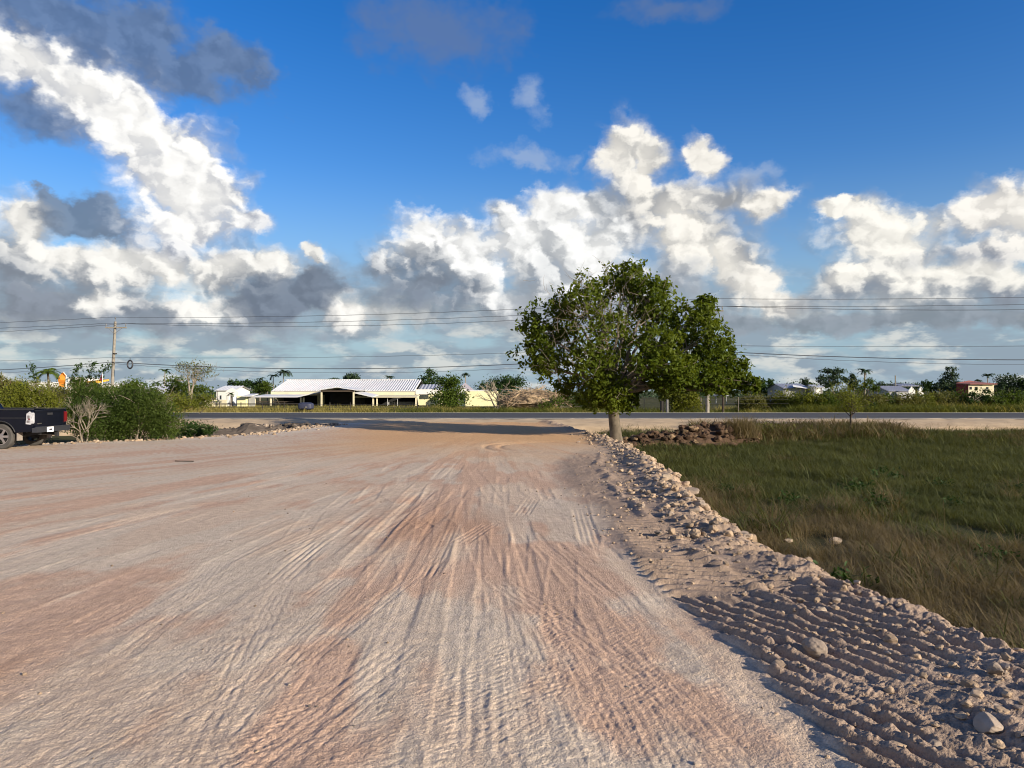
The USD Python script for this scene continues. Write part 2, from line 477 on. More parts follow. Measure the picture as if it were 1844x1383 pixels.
def tracks():
    """tyre tracks as curves x = c(y): (list of (c, slope) functions with width, depth, tread, y range)"""
    rng = np.random.default_rng(11)
    out = []
    qs = list(np.concatenate([rng.uniform(-2.4, 1.8, 38), rng.uniform(-8, -2, 36), rng.uniform(-24, -7, 36)]))
    for k, q in enumerate(qs):
        near = abs(q) < 2.4
        y0 = rng.uniform(1.6, 4.0) if rng.random() < .55 else rng.uniform(3, 16)
        y1 = y0 + (rng.uniform(1.5, 6) if rng.random() < .35 else rng.uniform(6, 26))
        out.append(dict(q=q, tilt=rng.normal(0, .045), wob=rng.normal(0, .08), ph=rng.uniform(0, 6), w=rng.choice([.22, .26, .30]), d=rng.uniform(.002, .0065) * (1.15 if near else .85),
                        tread=rng.choice([0, 0, 1, 2, 2, 3, 4]), y0=y0, y1=min(y1, 34)))
    # plain prints seen singly: bottom left ladder print, left print, the long pair in the middle
    out.append(dict(q=-3.30, tilt=.03, wob=0, ph=0, w=.34, d=.012, tread=3, y0=2.6, y1=5.2))
    out.append(dict(q=-3.72, tilt=-.10, wob=0, ph=0, w=.30, d=.014, tread=1, y0=5.0, y1=7.0))
    out.append(dict(q=-5.6, tilt=-.05, wob=0, ph=0, w=.26, d=.011, tread=0, y0=7.0, y1=11.5))
    out.append(dict(q=.62, tilt=.01, wob=.05, ph=0, w=.28, d=.008, tread=2, y0=3.0, y1=15))
    out.append(dict(q=1.05, tilt=.0, wob=.05, ph=0, w=.28, d=.008, tread=0, y0=2.0, y1=13))
    out.append(dict(q=.02, tilt=.02, wob=.04, ph=1, w=.26, d=.006, tread=2, y0=1.8, y1=9))
    out.append(dict(q=-1.25, tilt=-.02, wob=.04, ph=1, w=.26, d=.006, tread=2, y0=1.8, y1=8))
    return out


def spread(y):
    return np.maximum(1 - y / 33.0, .0) ** 1.1 + .06


def pad_surface(x, y):
    """height and colour of the dirt pad"""
    xe = np.interp(y, EDGE_Y, EDGE_X) + .22 * (n2(x * 0, y, .9, 5, 3) - .5) * 2
    xs = np.interp(y, STRIP_Y, STRIP_X) + .05 * (n2(x * 0, y, 1.7, 6, 3) - .5) * 2
    xl = np.where(y < 24.3, -60.0 - 0 * y, np.interp(y, LEFT_Y, LEFT_X)) + .5 * (n2(x * 0, y, .7, 8, 3) - .5) * 2
    spacing = np.maximum(y * y / 2479 * 1.3, y * 2.0 / 1340)
    keep = lambda size: sstep(.45, .2, spacing / size)             # detail that the mesh is fine enough for
    keepx = lambda size: sstep(.45, .2, y * 2.0 / 1340 / size)
    g = spread(y)
    q = (x + 1.2) / g - .0
    q = np.where(np.abs(q) < 200, q, 200 * np.sign(q))
    h = .13 * sstep(30, 40, y) + .05 * (n2(x, y, .22, 9, 2) - .5) + .016 * (n2(x, y, 1.1, 10, 3) - .5)
    # drag lines that follow the traffic
    lines = n2(q * 6.0, y * .25, 1.0, 12, 4) - .5
    lines2 = n2(q * 18.0, y * .6, 1.0, 13, 3) - .5
    brk = .35 + .9 * sstep(.35, .65, n2(x, y, .8, 42, 3))
    h = h + ((.007 * lines * keepx(.10) + .007 * lines2 * keepx(.05))) * brk
    h = h + .013 * (n2(x, y, 8, 14, 5) - .5) * keep(.08) + .006 * (np.abs(n2(x, y, 17, 46, 3) - .5) * 2 - .3) * keep(.05) + .010 * (np.abs(n2(x, y, 3.2, 49, 5) - .5) * 2 - .3) * sstep(.5, .7, n2(x, y, .6, 50, 3)) * keep(.10)
    dust = np.zeros_like(x)
    jit = .022 * (n2(x, y, 1.2, 43, 2) - .5) + .016 * (n2(x, y, 14, 44, 3) - .5)
    for tr in tracks():
        sp = (1 - np.maximum(1 - y / 33.0, 0)) * 0
        c = -1.2 + (tr['q'] + 1.2) * g + tr['tilt'] * (y - 6) + tr['wob'] * np.sin(y * .45 + tr['ph'])
        t = x - c + jit
        a = sstep(tr['y0'], tr['y0'] + 1.2, y) * sstep(tr['y1'], tr['y1'] - 1.2, y)
        m = (np.abs(t) < .6) & (a > 0)
        if not m.any():
            continue
        t_, a_, y_ = t[m], a[m], y[m]
        patch = sstep(.42, .60, n2(t_ * 0 + tr['q'] * 3, y_, .9, 15, 3)) * .95 + .05
        w = tr['w'] / 2
        inside = sstep(w + .02, w - .015, np.abs(t_))
        ridge = np.exp(-((np.abs(t_) - w - .03) / .025) ** 2)
        dz = -tr['d'] * inside + .5 * tr['d'] * ridge
        brkp = .2 + 1.1 * sstep(.38, .62, n2(x[m], y_, 2.1, 45, 3))
        k1 = sstep(.45, .2, np.maximum(y_ * y_ / 2479 * 1.3, 0) / .05)
        if tr['tread'] == 0:
            td = np.cos(2 * PI * t_ / .055) * .0018 * brkp
        elif tr['tread'] == 1:
            td = np.cos(2 * PI * t_ / .085) * .0034 * brkp
        elif tr['tread'] == 2:
            td = np.cos(2 * PI * (y_ / .075 + np.abs(t_) / .10)) * .0024 * k1 * brkp
        elif tr['tread'] == 4:
            td = 0 * t_
        else:
            td = np.cos(2 * PI * t_ / .058) * np.cos(2 * PI * (y_ / .085)) * .0045 * k1 * brkp
        h[m] += (dz * keepx(.09)[m] + td * inside * keep(.07)[m]) * a_ * patch * (.34 + .41 * sstep(5, 11, y_))
        dust[m] += inside * a_ * patch
    # short prints left by single wheels, lying every way across the long tracks
    rng = np.random.default_rng(99)
    for k in range(120):
        py_ = 3.2 + 14 * rng.uniform(0, 1) ** 1.05
        px_ = rng.uniform(-.72, .20) * py_ if rng.random() < .75 else rng.uniform(-.3, .22) * py_
        flow = -(px_ + 1.2) / (33 - py_) + rng.normal(0, .22)
        Lp, wp, dp, kind = rng.uniform(.5, 1.9), rng.choice([.10, .12, .14]), rng.uniform(.25, .75) * (.40 + .60 * sstep(4, 11, py_)), rng.integers(0, 4)
        m = (np.abs(x - px_) < 1.5) & (np.abs(y - py_) < 2.0)
        if not m.any():
            continue
        X_, Y_ = x[m] - px_, y[m] - py_
        u_ = Y_ * math.cos(flow) + X_ * math.sin(flow)
        t_ = X_ * math.cos(flow) - Y_ * math.sin(flow) + jit[m] * .3
        ins = sstep(wp, wp - .02, np.abs(t_)) * sstep(Lp, Lp * .55, np.abs(u_))
        kx, ky = keepx(.055)[m], keep(.075)[m]
        if kind == 0:
            p_ = np.minimum(np.cos(2 * PI * t_ / .062), .4) * np.minimum(np.cos(2 * PI * u_ / .075), .4) * .016 * ky
        elif kind == 1:
            p_ = np.minimum(np.cos(2 * PI * t_ / .07), .3) * .0085 * kx
        elif kind == 2:
            p_ = np.minimum(np.cos(2 * PI * (u_ / .08 + np.abs(t_) / .09)), .3) * .007 * ky
        else:
            p_ = np.minimum(np.cos(2 * PI * t_ / .055), .2) * .006 * kx * (1 + .6 * np.cos(2 * PI * u_ / .07) * ky)
        h[m] += (p_ - .005) * ins * dp + .006 * dp * np.exp(-((np.abs(t_) - wp - .02) / .018) ** 2) * sstep(Lp, Lp * .55, np.abs(u_)) * kx
        dust[m] += .8 * ins * rng.choice([-.8, .6, 1.0])
    # turning marks where the lorries swing in from the road
    for cx_, cy_, r_ in ((1.9, 24.6, 2.3), (1.75, 24.6, 2.65)):
        rr = np.hypot(x - cx_, y - cy_) - r_
        arc = np.exp(-(rr / .10) ** 2) * sstep(.3, -.5, x - cx_)
        h = h - .03 * arc
        dust = dust - 2.5 * arc
    # the strip pressed down by a tracked machine, a hand higher than the graded lane
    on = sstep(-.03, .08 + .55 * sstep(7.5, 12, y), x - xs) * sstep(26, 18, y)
    seam = 6.9 + .25 * (n2(x, y * 0, 2.0, 16, 2) - .5) + .25 * (x - 2.4)
    ang = np.where(y < seam, math.radians(26), math.radians(82))
    nn = x * np.cos(ang) + y * np.sin(ang) + .16 * (n2(x, y, .8, 17, 3) - .5) + .03 * (n2(x, y, 4, 47, 2) - .5)
    step = np.where(y < seam, .15, .175)
    ph = (nn / step) % 1.0
    bars = -sstep(.36, .10, np.abs(ph - .5))
    worn = sstep(.30, .56, n2(x, y, 1.6, 18, 4))
    clods = np.abs(n2(x, y, 5.5, 19, 5) - .5) * 2
    clods2 = np.abs(n2(x, y, 15, 20, 4) - .5) * 2
    hs = .032 + .06 * (n2(x, y, .9, 21, 3) - .5) + (.050 + .012 * sstep(6, 8, y)) * bars * (1 + .5 * sstep(8, 12, y)) * (.12 + .88 * sstep(.38, .55, n2(x, y, 1.3, 48, 4))) * keep(.17) + (.045 - .018 * sstep(6, 8, y) * sstep(14, 12, y)) * (clods - .25) * (1 - .5 * worn) + .034 * (clods2 - .25) * keep(.06) * (1 - .4 * worn)
    for u in (.5,):
        cx_ = xs + (xe - xs) * u
        hs = hs + .05 * np.exp(-((x - cx_) / .10) ** 2) * sstep(.35, .6, n2(x, y, 2.2, 22, 3))
    h = h * (1 - on) + (h * .4 + hs) * on
    h = h + .03 * np.exp(-((x - xs + .10) / .09) ** 2) * sstep(11, 7, y) * -.35
    # heaped rim and slope down to the field
    e = xe - x
    rim = np.exp(-((e - .15) / .38) ** 2) * (.02 + .10 * n2(x, y, 1.4, 23, 3) + .13 * sstep(9, 14, y) * sstep(34, 26, y) * n2(x, y, .8, 24, 3))
    h = h + rim + .11 * (np.abs(n2(x, y, 4.5, 25, 5) - .5) * 2 - .2) * sstep(.7, .1, e)
    drop = sstep(.0, -1.15, e)
    slope_rough = .16 * (np.abs(n2(x, y, 3.5, 26, 5) - .5) * 2 - .3)
    h = h * (1 - drop) + (-1.0) * drop + slope_rough * sstep(.1, -.3, e) * sstep(-1.2, -.7, e)
    el_ = x - xl
    droplE = sstep(.2, -2.2, el_)
    h = h + .10 * (np.abs(n2(x, y, 1.7, 27, 4) - .5) * 2 - .2) * sstep(1.2, .1, np.abs(el_)) * (y > 20)
    h = h * (1 - droplE) - 1.0 * droplE
    # colour of the stuff itself: grey beige marl with pink and ochre bands dragged along by the traffic
    band = n2(q * 1.3, y * .22, 1.0, 30, 6)
    patch = n2(x, y, .45, 31, 7)
    pink = sstep(.45, .57, band * .5 + patch * .5)
    grey = sstep(.49, .58, n2(q * 1.7 + 40, y * .3, 1.0, 32, 6) * .5 + n2(x + 30, y, .7, 33, 7) * .5)
    och = sstep(17, 30, y + 5 * (n2(x, y, .25, 34, 3) - .5)) * sstep(7.5, 3.0, np.abs(x + 1.2 + 1.5 * sstep(28, 36, y)))
    och = np.clip(och, 0, 1)
    red = np.exp(-(((x + 1.3) / 1.3) ** 2 + ((y - 10.5) / 1.7) ** 2)) * .9 + np.exp(-(((x + 3.4) / .5) ** 2 + ((y - 4.8) / .6) ** 2))
    red = red * sstep(.3, .6, n2(q * 2.2, y * .4, 1.0, 35, 4))
    c0, cp, cg, co, cr = (np.array(c) for c in ((.478, .368, .272), (.440, .290, .202), (.478, .396, .306), (.530, .310, .145), (.365, .208, .124)))
    col = c0 + 0 * x[..., None]
    for w_, cc in ((pink * .85, cp), (grey * .8, cg), (och * .88, co), (np.clip(red, 0, 1) * .75, cr)):
        col = col * (1 - w_[..., None]) + cc * w_[..., None]
    col = col * (1 + .10 * np.clip(dust, -1, 1.5)[..., None] * .6)
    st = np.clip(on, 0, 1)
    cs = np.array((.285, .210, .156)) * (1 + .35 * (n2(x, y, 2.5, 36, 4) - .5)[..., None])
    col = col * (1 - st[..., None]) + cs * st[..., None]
    rimc = sstep(.75, .1, e) * sstep(6, 12, y)
    cb = np.array((.325, .238, .168)) * (1 + .4 * (n2(x, y, 1.5, 37, 4) - .5)[..., None])
    col = col * (1 - rimc[..., None]) + cb * rimc[..., None]
    lrim = sstep(2.4, .4, np.abs(el_ - .4)) * (y > 20)
    cl = np.array((.50, .42, .33)) * (1 + .4 * (n2(x, y, 1.5, 38, 4) - .5)[..., None])
    col = col * (1 - lrim[..., None]) + cl * lrim[..., None]
    return h, col


def grid_faces(nr, nc):
    i, j = np.meshgrid(np.arange(nr - 1), np.arange(nc - 1), indexing='ij')
    a = (i * nc + j).ravel()
    return np.vstack([np.stack([a, a + 1, a + nc + 1], 1), np.stack([a, a + nc + 1, a + nc], 1)])


def make_pad():
    py = np.concatenate([np.arange(1500, 1000, -1.35), np.arange(1000, 800, -1.05), np.arange(800, 763.2, -.5)])
    ys = 2479.0 / (py - YH)
    us = np.concatenate([np.linspace(-1.25, -.72, 120, endpoint=False), np.arange(-.72, .74, 1.95 / 1340), np.linspace(.745, 1.1, 60)])
    Y, U = np.meshgrid(ys, us, indexing='ij')
    xe = np.interp(Y, EDGE_Y, EDGE_X) + 1.6
    Xr = U * Y
    h, col = pad_surface(Xr, Y)
    f = grid_faces(*Y.shape)
    x0 = Xr.ravel()
    lx = np.where(Y < 24.3, -1e3, np.interp(Y, LEFT_Y, LEFT_X) - 3.0).ravel()
    out = (x0 > xe.ravel()) | (x0 < lx)
    f = f[~out[f].all(1)]
    v = np.stack([x0, Y.ravel(), h.ravel()], 1)
    usedv = np.unique(f)
    remap = np.full(len(v), -1)
    remap[usedv] = np.arange(len(usedv))
    obj('dirt_pad', trimesh.Trimesh(v[usedv], remap[f], process=False), SOIL, smooth=True, colors=col.reshape(-1, 3)[usedv], kind='structure',
        label='compacted pinkish beige dirt yard scored by tyre and dozer tracks', category='dirt yard')
    # the same yard behind and beside the camera, out of the picture
    gx, gy = np.meshgrid(np.linspace(-60, 4.4, 90), np.linspace(-30, 3.12, 50))
    zz = .02 * (n2(gx, gy, .6, 40, 3) - .5) - .012
    cc = np.array((.468, .358, .265)) + 0 * gx[..., None]
    m = trimesh.Trimesh(np.stack([gx.ravel(), gy.ravel(), zz.ravel()], 1), grid_faces(*gx.shape), process=False)
    obj('dirt_yard_behind', m, SOIL, smooth=True, colors=cc.reshape(-1, 3), kind='structure')
    gx, gy = np.meshgrid(np.linspace(-60, -1.24, 60), np.linspace(3.121, 24.0, 40))
    gx = gx.min(1)[:, None] + (np.linspace(0, 1, gx.shape[1])[None, :]) * ((-1.245 * gy) - gx.min(1)[:, None])
    zz = .02 * (n2(gx, gy, .6, 41, 3) - .5)
    cc = np.array((.468, .358, .265)) + 0 * gx[..., None]
    m = trimesh.Trimesh(np.stack([gx.ravel(), gy.ravel(), zz.ravel()], 1), grid_faces(*gx.shape), process=False)
    obj('dirt_yard_side', m, SOIL, smooth=True, colors=cc.reshape(-1, 3), kind='structure')


def make_ground():
    a = np.concatenate([-np.geomspace(3000, 62, 26), np.linspace(-60, 60, 121), np.geomspace(62, 3000, 26)])
    b = np.concatenate([-np.geomspace(3000, 32, 16), np.linspace(-30, 130, 161), np.geomspace(133, 3000, 26)])
    gx, gy = np.meshgrid(a, b)
    z = base_height(gx, gy)
    under = (gx < np.interp(gy, EDGE_Y, EDGE_X) + .3) & (gy < 40)
    z = np.where(under & (gx > np.where(gy < 24.3, -1e4, np.interp(gy, LEFT_Y, LEFT_X) - 1.0)), -1.1, z)
    m = trimesh.Trimesh(np.stack([gx.ravel(), gy.ravel(), z.ravel()], 1), grid_faces(*gx.shape), process=False)
    obj('ground', m, FIELD, smooth=True, kind='structure', label='low dark field and plain round the yard', category='ground')


ROAD_Y0, ROAD_Y1, ROAD_Z = 42.6, 55.0, .25


def make_road():
    prof = [(37.2, -1.0), (39.0, -.05), (40.2, .13), (42.4, .236), (43.6, .241)]
    def extrude(name, prof, mat, jitter=0.0, **kw):
        xs = np.concatenate([np.linspace(-400, -62, 40), np.linspace(-60, 60, 241), np.linspace(62, 400, 40)])
        pr = []
        for (y0, z0), (y1, z1) in zip(prof[:-1], prof[1:]):
            n = max(2, int(abs(y1 - y0) / .3))
            pr += [(y0 + (y1 - y0) * k / n, z0 + (z1 - z0) * k / n) for k in range(n)]
        pr.append(prof[-1])
        pr = np.array(pr)
        X, Yv = np.meshgrid(xs, pr[:, 0], indexing='xy')
        Z = np.repeat(pr[:, 1:2], len(xs), 1)
        if jitter:
            fade = np.minimum(1, np.abs(Yv - pr[-1, 0]) * 2)
            Z = Z + jitter * (n2(X, Yv, 1.2, 50, 4) - .5) * 2 * fade
            Yv = Yv + jitter * 3 * (n2(X, Yv, .4, 51, 3) - .5) * 2 * fade
        f = grid_faces(*X.shape)
        m = trimesh.Trimesh(np.stack([X.ravel(), Yv.ravel(), Z.ravel()], 1), f, process=False)
        if m.face_normals[:, 2].mean() < 0:
            m.invert()
        return obj(name, m, mat, smooth=True, kind='structure', **kw)
    extrude('road_shoulder', prof, SHOULDER, .07, label='sunlit tan marl shoulder on the near side of the highway', category='road shoulder')
    extrude('far_road_shoulder', [(57.6, -.35), (56.6, .05), (55.0, .236), (54.3, .24)][::-1], SHOULDER, .0, label='narrow marl verge on the far side of the highway', category='road shoulder')
    rx = np.concatenate([np.linspace(-400, -62, 60), np.linspace(-60, 60, 481), np.linspace(62, 400, 60)])
    rr = np.array([0, .02, .35, .5, .65, .98, 1.0])
    e0 = ROAD_Y0 + .32 * (n2(rx, rx * 0, .55, 52, 4) - .3)
    e1 = ROAD_Y1 - .32 * (n2(rx, rx * 0 + 9, .55, 53, 4) - .3)
    RY = e0[None] + (e1 - e0)[None] * rr[:, None]
    RZ = .248 + .092 * (1 - np.abs(RY - 48.8) / 6.2)
    RZ[0] -= .03
    RZ[-1] -= .03
    obj('road', trimesh.Trimesh(np.stack([np.repeat(rx[None], 7, 0).ravel(), RY.ravel(), RZ.ravel()], 1), grid_faces(7, len(rx)), process=False), ASPHALT, smooth=True, kind='structure', label='dark asphalt highway crossing behind the yard', category='road')
    for y, w in ((43.5, .12), (54.1, .12)):
        zc = .246 + (.094) * (1 - abs(y - 48.8) / 6.2) + .008
        m = box(0, y, zc - .002, 780, w, .008)
        obj('edge_line', m, PAINT, kind='structure')


make_ground()
make_pad()
make_road()

# ------------------------------------------------------------------ plant making
def blades_mesh(rng, xy, h, width, lean, az=None, az_spread=PI, droop=.5):
    """bent blades of grass, each five triangles along a drooping curve"""
    n = len(xy)
    h = h * rng.uniform(.55, 1.2, n)
    a = rng.uniform(-az_spread, az_spread, n) + (0 if az is None else az)
    le = lean * rng.uniform(.25, 1.3, n)
    d = np.stack([np.cos(a), np.sin(a)], 1)
    s = np.stack([-d[:, 1], d[:, 0], 0 * a], 1) * (width * rng.uniform(.6, 1.3, n))[:, None] * .5
    dr = droop * rng.uniform(.5, 1.4, n)
    p, ring = np.column_stack([xy, np.zeros(n) - .03]), []
    for k, wk in enumerate((1, .9, .65)):
        ring += [p - s * wk, p + s * wk]
        t = le + dr * k * .9
        p = p + np.column_stack([d * (h * np.sin(t) / 3)[:, None], h * np.cos(t) / 3])
    v = np.stack(ring + [p], 1).reshape(-1, 3)
    b = np.arange(n)[:, None] * 7
    f = np.vstack([b + [0, 1, 3], b + [0, 3, 2], b + [2, 3, 5], b + [2, 5, 4], b + [4, 5, 6]])
    return trimesh.Trimesh(v, f, process=False)


def tuft(rng, n, r, h, width, lean, **kw):
    p = rng.normal(0, r, (n, 2))
    return blades_mesh(rng, p, h, width, lean, **kw)


def leaves_mesh(rng, c, size, aspect=.45, up=.3):
    """leaf at every centre: a diamond folded along its rib"""
    n = len(c)
    nrm = rng.normal(0, 1, (n, 3)) + [0, 0, up]
    nrm /= np.linalg.norm(nrm, axis=1, keepdims=True)
    ax = np.cross(nrm, rng.normal(0, 1, (n, 3)))
    ax /= np.linalg.norm(ax, axis=1, keepdims=True) + 1e-9
    sd = np.cross(nrm, ax)
    L = (size * rng.uniform(.6, 1.3, n))[:, None]
    v = np.stack([c - ax * L * .5, c + sd * L * aspect * .5 + nrm * L * .08, c + ax * L * .5, c - sd * L * aspect * .5 + nrm * L * .08], 1).reshape(-1, 3)
    b = np.arange(n)[:, None] * 4
    return trimesh.Trimesh(v, np.vstack([b + [0, 1, 2], b + [0, 2, 3]]), process=False)


def crown_points(rng, lobes, n, clump=.16, per=22, shell=.45, flat=1.0):
    """leaf places: clumps spread through the outer part of every lobe (centre, radii, weight)"""
    w = np.array([l[2] for l in lobes], float)
    w /= w.sum()
    out = []
    for (c, r, _), wi in zip(lobes, w):
        k = max(1, int(round(n * wi / per)))
        d = rng.normal(0, 1, (k, 3))
        d /= np.linalg.norm(d, axis=1, keepdims=True)
        rad = rng.uniform(0, 1, k) ** shell
        cc = np.array(c) + d * rad[:, None] * np.array(r)
        rc = clump * np.mean(r) * rng.uniform(.6, 1.5, k)
        p = cc[:, None] + rng.normal(0, 1, (k, per, 3)) * rc[:, None, None] * [1, 1, flat]
        out.append(p.reshape(-1, 3))
    return np.vstack(out)


def curve(a, b, rng, bend=.15, n=5, sag=0.0):
    a, b = np.array(a, float), np.array(b, float)
    L = np.linalg.norm(b - a)
    t = np.linspace(0, 1, n)[:, None]
    off = rng.normal(0, bend * L, 3) * np.array([1, 1, .6])
    return a + (b - a) * t + off * (4 * t * (1 - t)) * .5 + np.array([0, 0, sag * L]) * (4 * t * (1 - t))


def limb(a, b, r0, r1, rng, bend=.15, n=5, sides=5, sag=0.0):
    p = curve(a, b, rng, bend, n, sag)
    return tube(p, np.linspace(r0, r1, n), sides, caps=False)


BARK = mat_plain('grey_bark', (.20, .165, .125), .9, var=.35, scale=9.0, bump=.6, spec=.1)
PALE_BARK = mat_plain('pale_bark', (.23, .195, .15), .9, var=.25, scale=6.0, bump=.4, spec=.1)
TREE_BARK = mat_plain('tree_bark', (.115, .095, .072), .9, var=.35, scale=5.0, bump=.8, spec=.1)
DEAD_WOOD = mat_plain('dead_wood', (.34, .25, .16), .95, var=.35, scale=5.0, bump=.3, spec=.1)
DARK_WOOD = mat_plain('dark_wood', (.055, .042, .032), .9, var=.3, scale=7.0, spec=.15)
TREE_LEAF = mat_leaf('almond_leaf', (.055, .086, .008), (.215, .240, .024), .44)
BUSH_LEAF = mat_leaf('bush_leaf', (.028, .052, .010), (.118, .148, .024), .32, big=.5)
DARK_LEAF = mat_leaf('dark_leaf', (.020, .044, .010), (.065, .105, .022), .25, big=.2)
MID_LEAF = mat_leaf('mid_leaf', (.040, .070, .010), (.145, .185, .024), .35, big=.25)
YEL_LEAF = mat_leaf('yellow_green_leaf', (.090, .110, .014), (.27, .265, .036), .40, big=.3)
OLIVE_LEAF = mat_leaf('olive_leaf', (.080, .088, .022), (.23, .205, .060), .35, big=.25)
FAR_LEAF = mat_leaf('far_leaf', (.032, .056, .030), (.080, .110, .050), .22, big=.12)
PALM_LEAF = mat_leaf('palm_leaf', (.030, .056, .016), (.085, .115, .028), .28, big=.5)
GRASS_GREEN = mat_leaf('field_grass', (.064, .074, .024), (.172, .166, .056), .35, big=.6, spec=.1)
GRASS_STRAW = mat_leaf('dry_grass', (.130, .100, .050), (.300, .230, .120), .3, big=.8, spec=.1)
GRASS_BROWN = mat_leaf('brown_grass', (.100, .078, .037), (.250, .193, .098), .3, big=.8, spec=.1)
GRASS_GOLD = mat_leaf('golden_grass', (.24, .205, .060), (.52, .43, .150), .35, big=.35, spec=.1)


# ------------------------------------------------------------------ the sunken field on the right
def make_field_grass():
    rng = np.random.default_rng(5)
    pro = []
    for k in range(3):
        pro.append((tuft(rng, 60, .15, .26, .011, .6, droop=.5), GRASS_GREEN))
    for k in range(3):
        pro.append((tuft(rng, 50, .14, .34, .008, .75, droop=.6), GRASS_BROWN))
    for k in range(3):
        pro.append((tuft(rng, 38, .10, .46, .006, .6, droop=.7), GRASS_STRAW))
    pro.append((tuft(rng, 150, .16, .50, .012, .7, droop=.6), GRASS_GREEN))
    pro.append((leaves_mesh(rng, rng.normal(0, 1, (90, 3)) * [.16, .16, .07] + [0, 0, .14], .09, .5, .8), DARK_LEAF))
    pro.append((tuft(rng, 130, .15, .55, .008, .6, droop=.8), GRASS_STRAW))
    pts, idx, sc = [], [], []
    for (y0, y1, dens) in ((3.6, 9, 34), (9, 14, 24), (14, 20, 15), (20, 28, 10), (28, 40.5, 7)):
        xm = .86 * y1 + 2
        n = int((y1 - y0) * (xm - 2.5) * dens)
        x = rng.uniform(2.6, xm, n)
        y = rng.uniform(y0, y1, n)
        ok = x > np.interp(y, EDGE_Y, EDGE_X) + .35
        x, y = x[ok], y[ok]
        wet = n2(x, y, .22, 60, 4)
        dry = n2(x, y, .35, 61, 4) + .16 * (n2(x, y, 1.3, 63, 3) - .5) + .24 * sstep(19, 9, y) - .22 * sstep(15, 24, y)
        bare = (n2(x, y, .9, 62, 3) < .34) & (y < 17)
        ok = ~bare
        x, y, dry = x[ok], y[ok], dry[ok]
        u = rng.uniform(0, 1, len(x))
        kind = np.where(dry + .35 * (u - .5) > .65, 2, np.where(dry + .35 * (u - .5) > .56, 1, 0))
        pts.append(np.stack([x, y, base_height(x, y)], 1))
        pick = kind * 3 + rng.integers(0, 3, len(x))
        big = rng.uniform(0, 1, len(x))
        pick = np.where((big < .035) & (y < 22), rng.choice([9, 9, 10, 11], len(x)), pick)
        idx.append(pick)
        sc.append((.45 + 1.1 * n2(x, y, 1.6, 64, 3)) * rng.uniform(.7, 1.35, len(x)) * (1 + .018 * np.maximum(y - 12, 0)))
    pts, idx, sc = np.vstack(pts), np.concatenate(idx), np.concatenate(sc)
    instancer('field_grass', pro, pts, zquats(rng.uniform(0, 6.28, len(pts))), np.stack([sc, sc, sc * rng.uniform(.8, 1.1, len(sc))], 1), idx,
              kind='stuff', label='dark green and straw coloured grass filling the low field right of the yard', category='grass')
    # tall dry stalks standing singly in the field
    st = []
    for px, py, hh in ((1697, 975, .75), (1690, 955, .4), (1450, 990, .5), (1500, 1005, .55), (1450, 1080, .45), (1760, 1040, .6), (1560, 960, .45)):
        p = at(px, py, -.78)
        st.append(tube(curve(p, p + [rng.normal(0, .05), 0, hh], rng, .06, 4), np.linspace(.007, .004, 4), 4))
    obj('grass_stalks', cat(st), GRASS_STRAW, kind='stuff', label='single pale dry stalks standing up out of the field grass', category='grass')


# ------------------------------------------------------------------ rocks
ROCK_TAN = mat_plain('tan_rock', (.305, .225, .155), .95, var=.3, scale=7.0, bump=.5, spec=.1, random=.25)
ROCK_GREY = mat_plain('grey_rock', (.245, .195, .155), .95, var=.25, scale=9.0, bump=.5, spec=.1, random=.2)
ROCK_PALE = mat_plain('pale_rock', (.375, .295, .215), .95, var=.2, scale=9.0, bump=.4, spec=.1, random=.15)
CLOD = mat_plain('brown_clod', (.075, .048, .032), 1.0, var=.4, scale=5.0, bump=.8, spec=.05, random=.3)
SPOIL = mat_plain('grey_spoil', (.075, .062, .052), 1.0, var=.35, scale=4.0, bump=.8, spec=.05, random=.25)
CLOD_TAN = mat_plain('tan_clod', (.17, .118, .072), 1.0, var=.3, scale=5.0, bump=.7, spec=.05, random=.25)


def rock_mesh(seed, sub=2, rough=.35, flat=.75):
    m = trimesh.creation.icosphere(sub, 1.0)
    v = np.array(m.vertices)
    n = meshkit.fbm(v * 1.1 + 5 + seed * 3.1, 4, seed) - .5
    v = v * (1 + rough * 2.2 * n)[:, None]
    rng = np.random.default_rng(seed)
    for k in range(5):                      # a few broken faces
        d = rng.normal(0, 1, 3)
        d /= np.linalg.norm(d)
        t = v @ d
        lim = rng.uniform(.55, .85)
        v = v - d[None] * np.maximum(t - lim, 0)[:, None] * .85
    v[:, 2] *= flat
    return trimesh.Trimesh(v, m.faces, process=False)


def surf(x, y):
    h, _ = pad_surface(np.array([[float(x)]]), np.array([[float(y)]]))
    return float(h[0, 0])


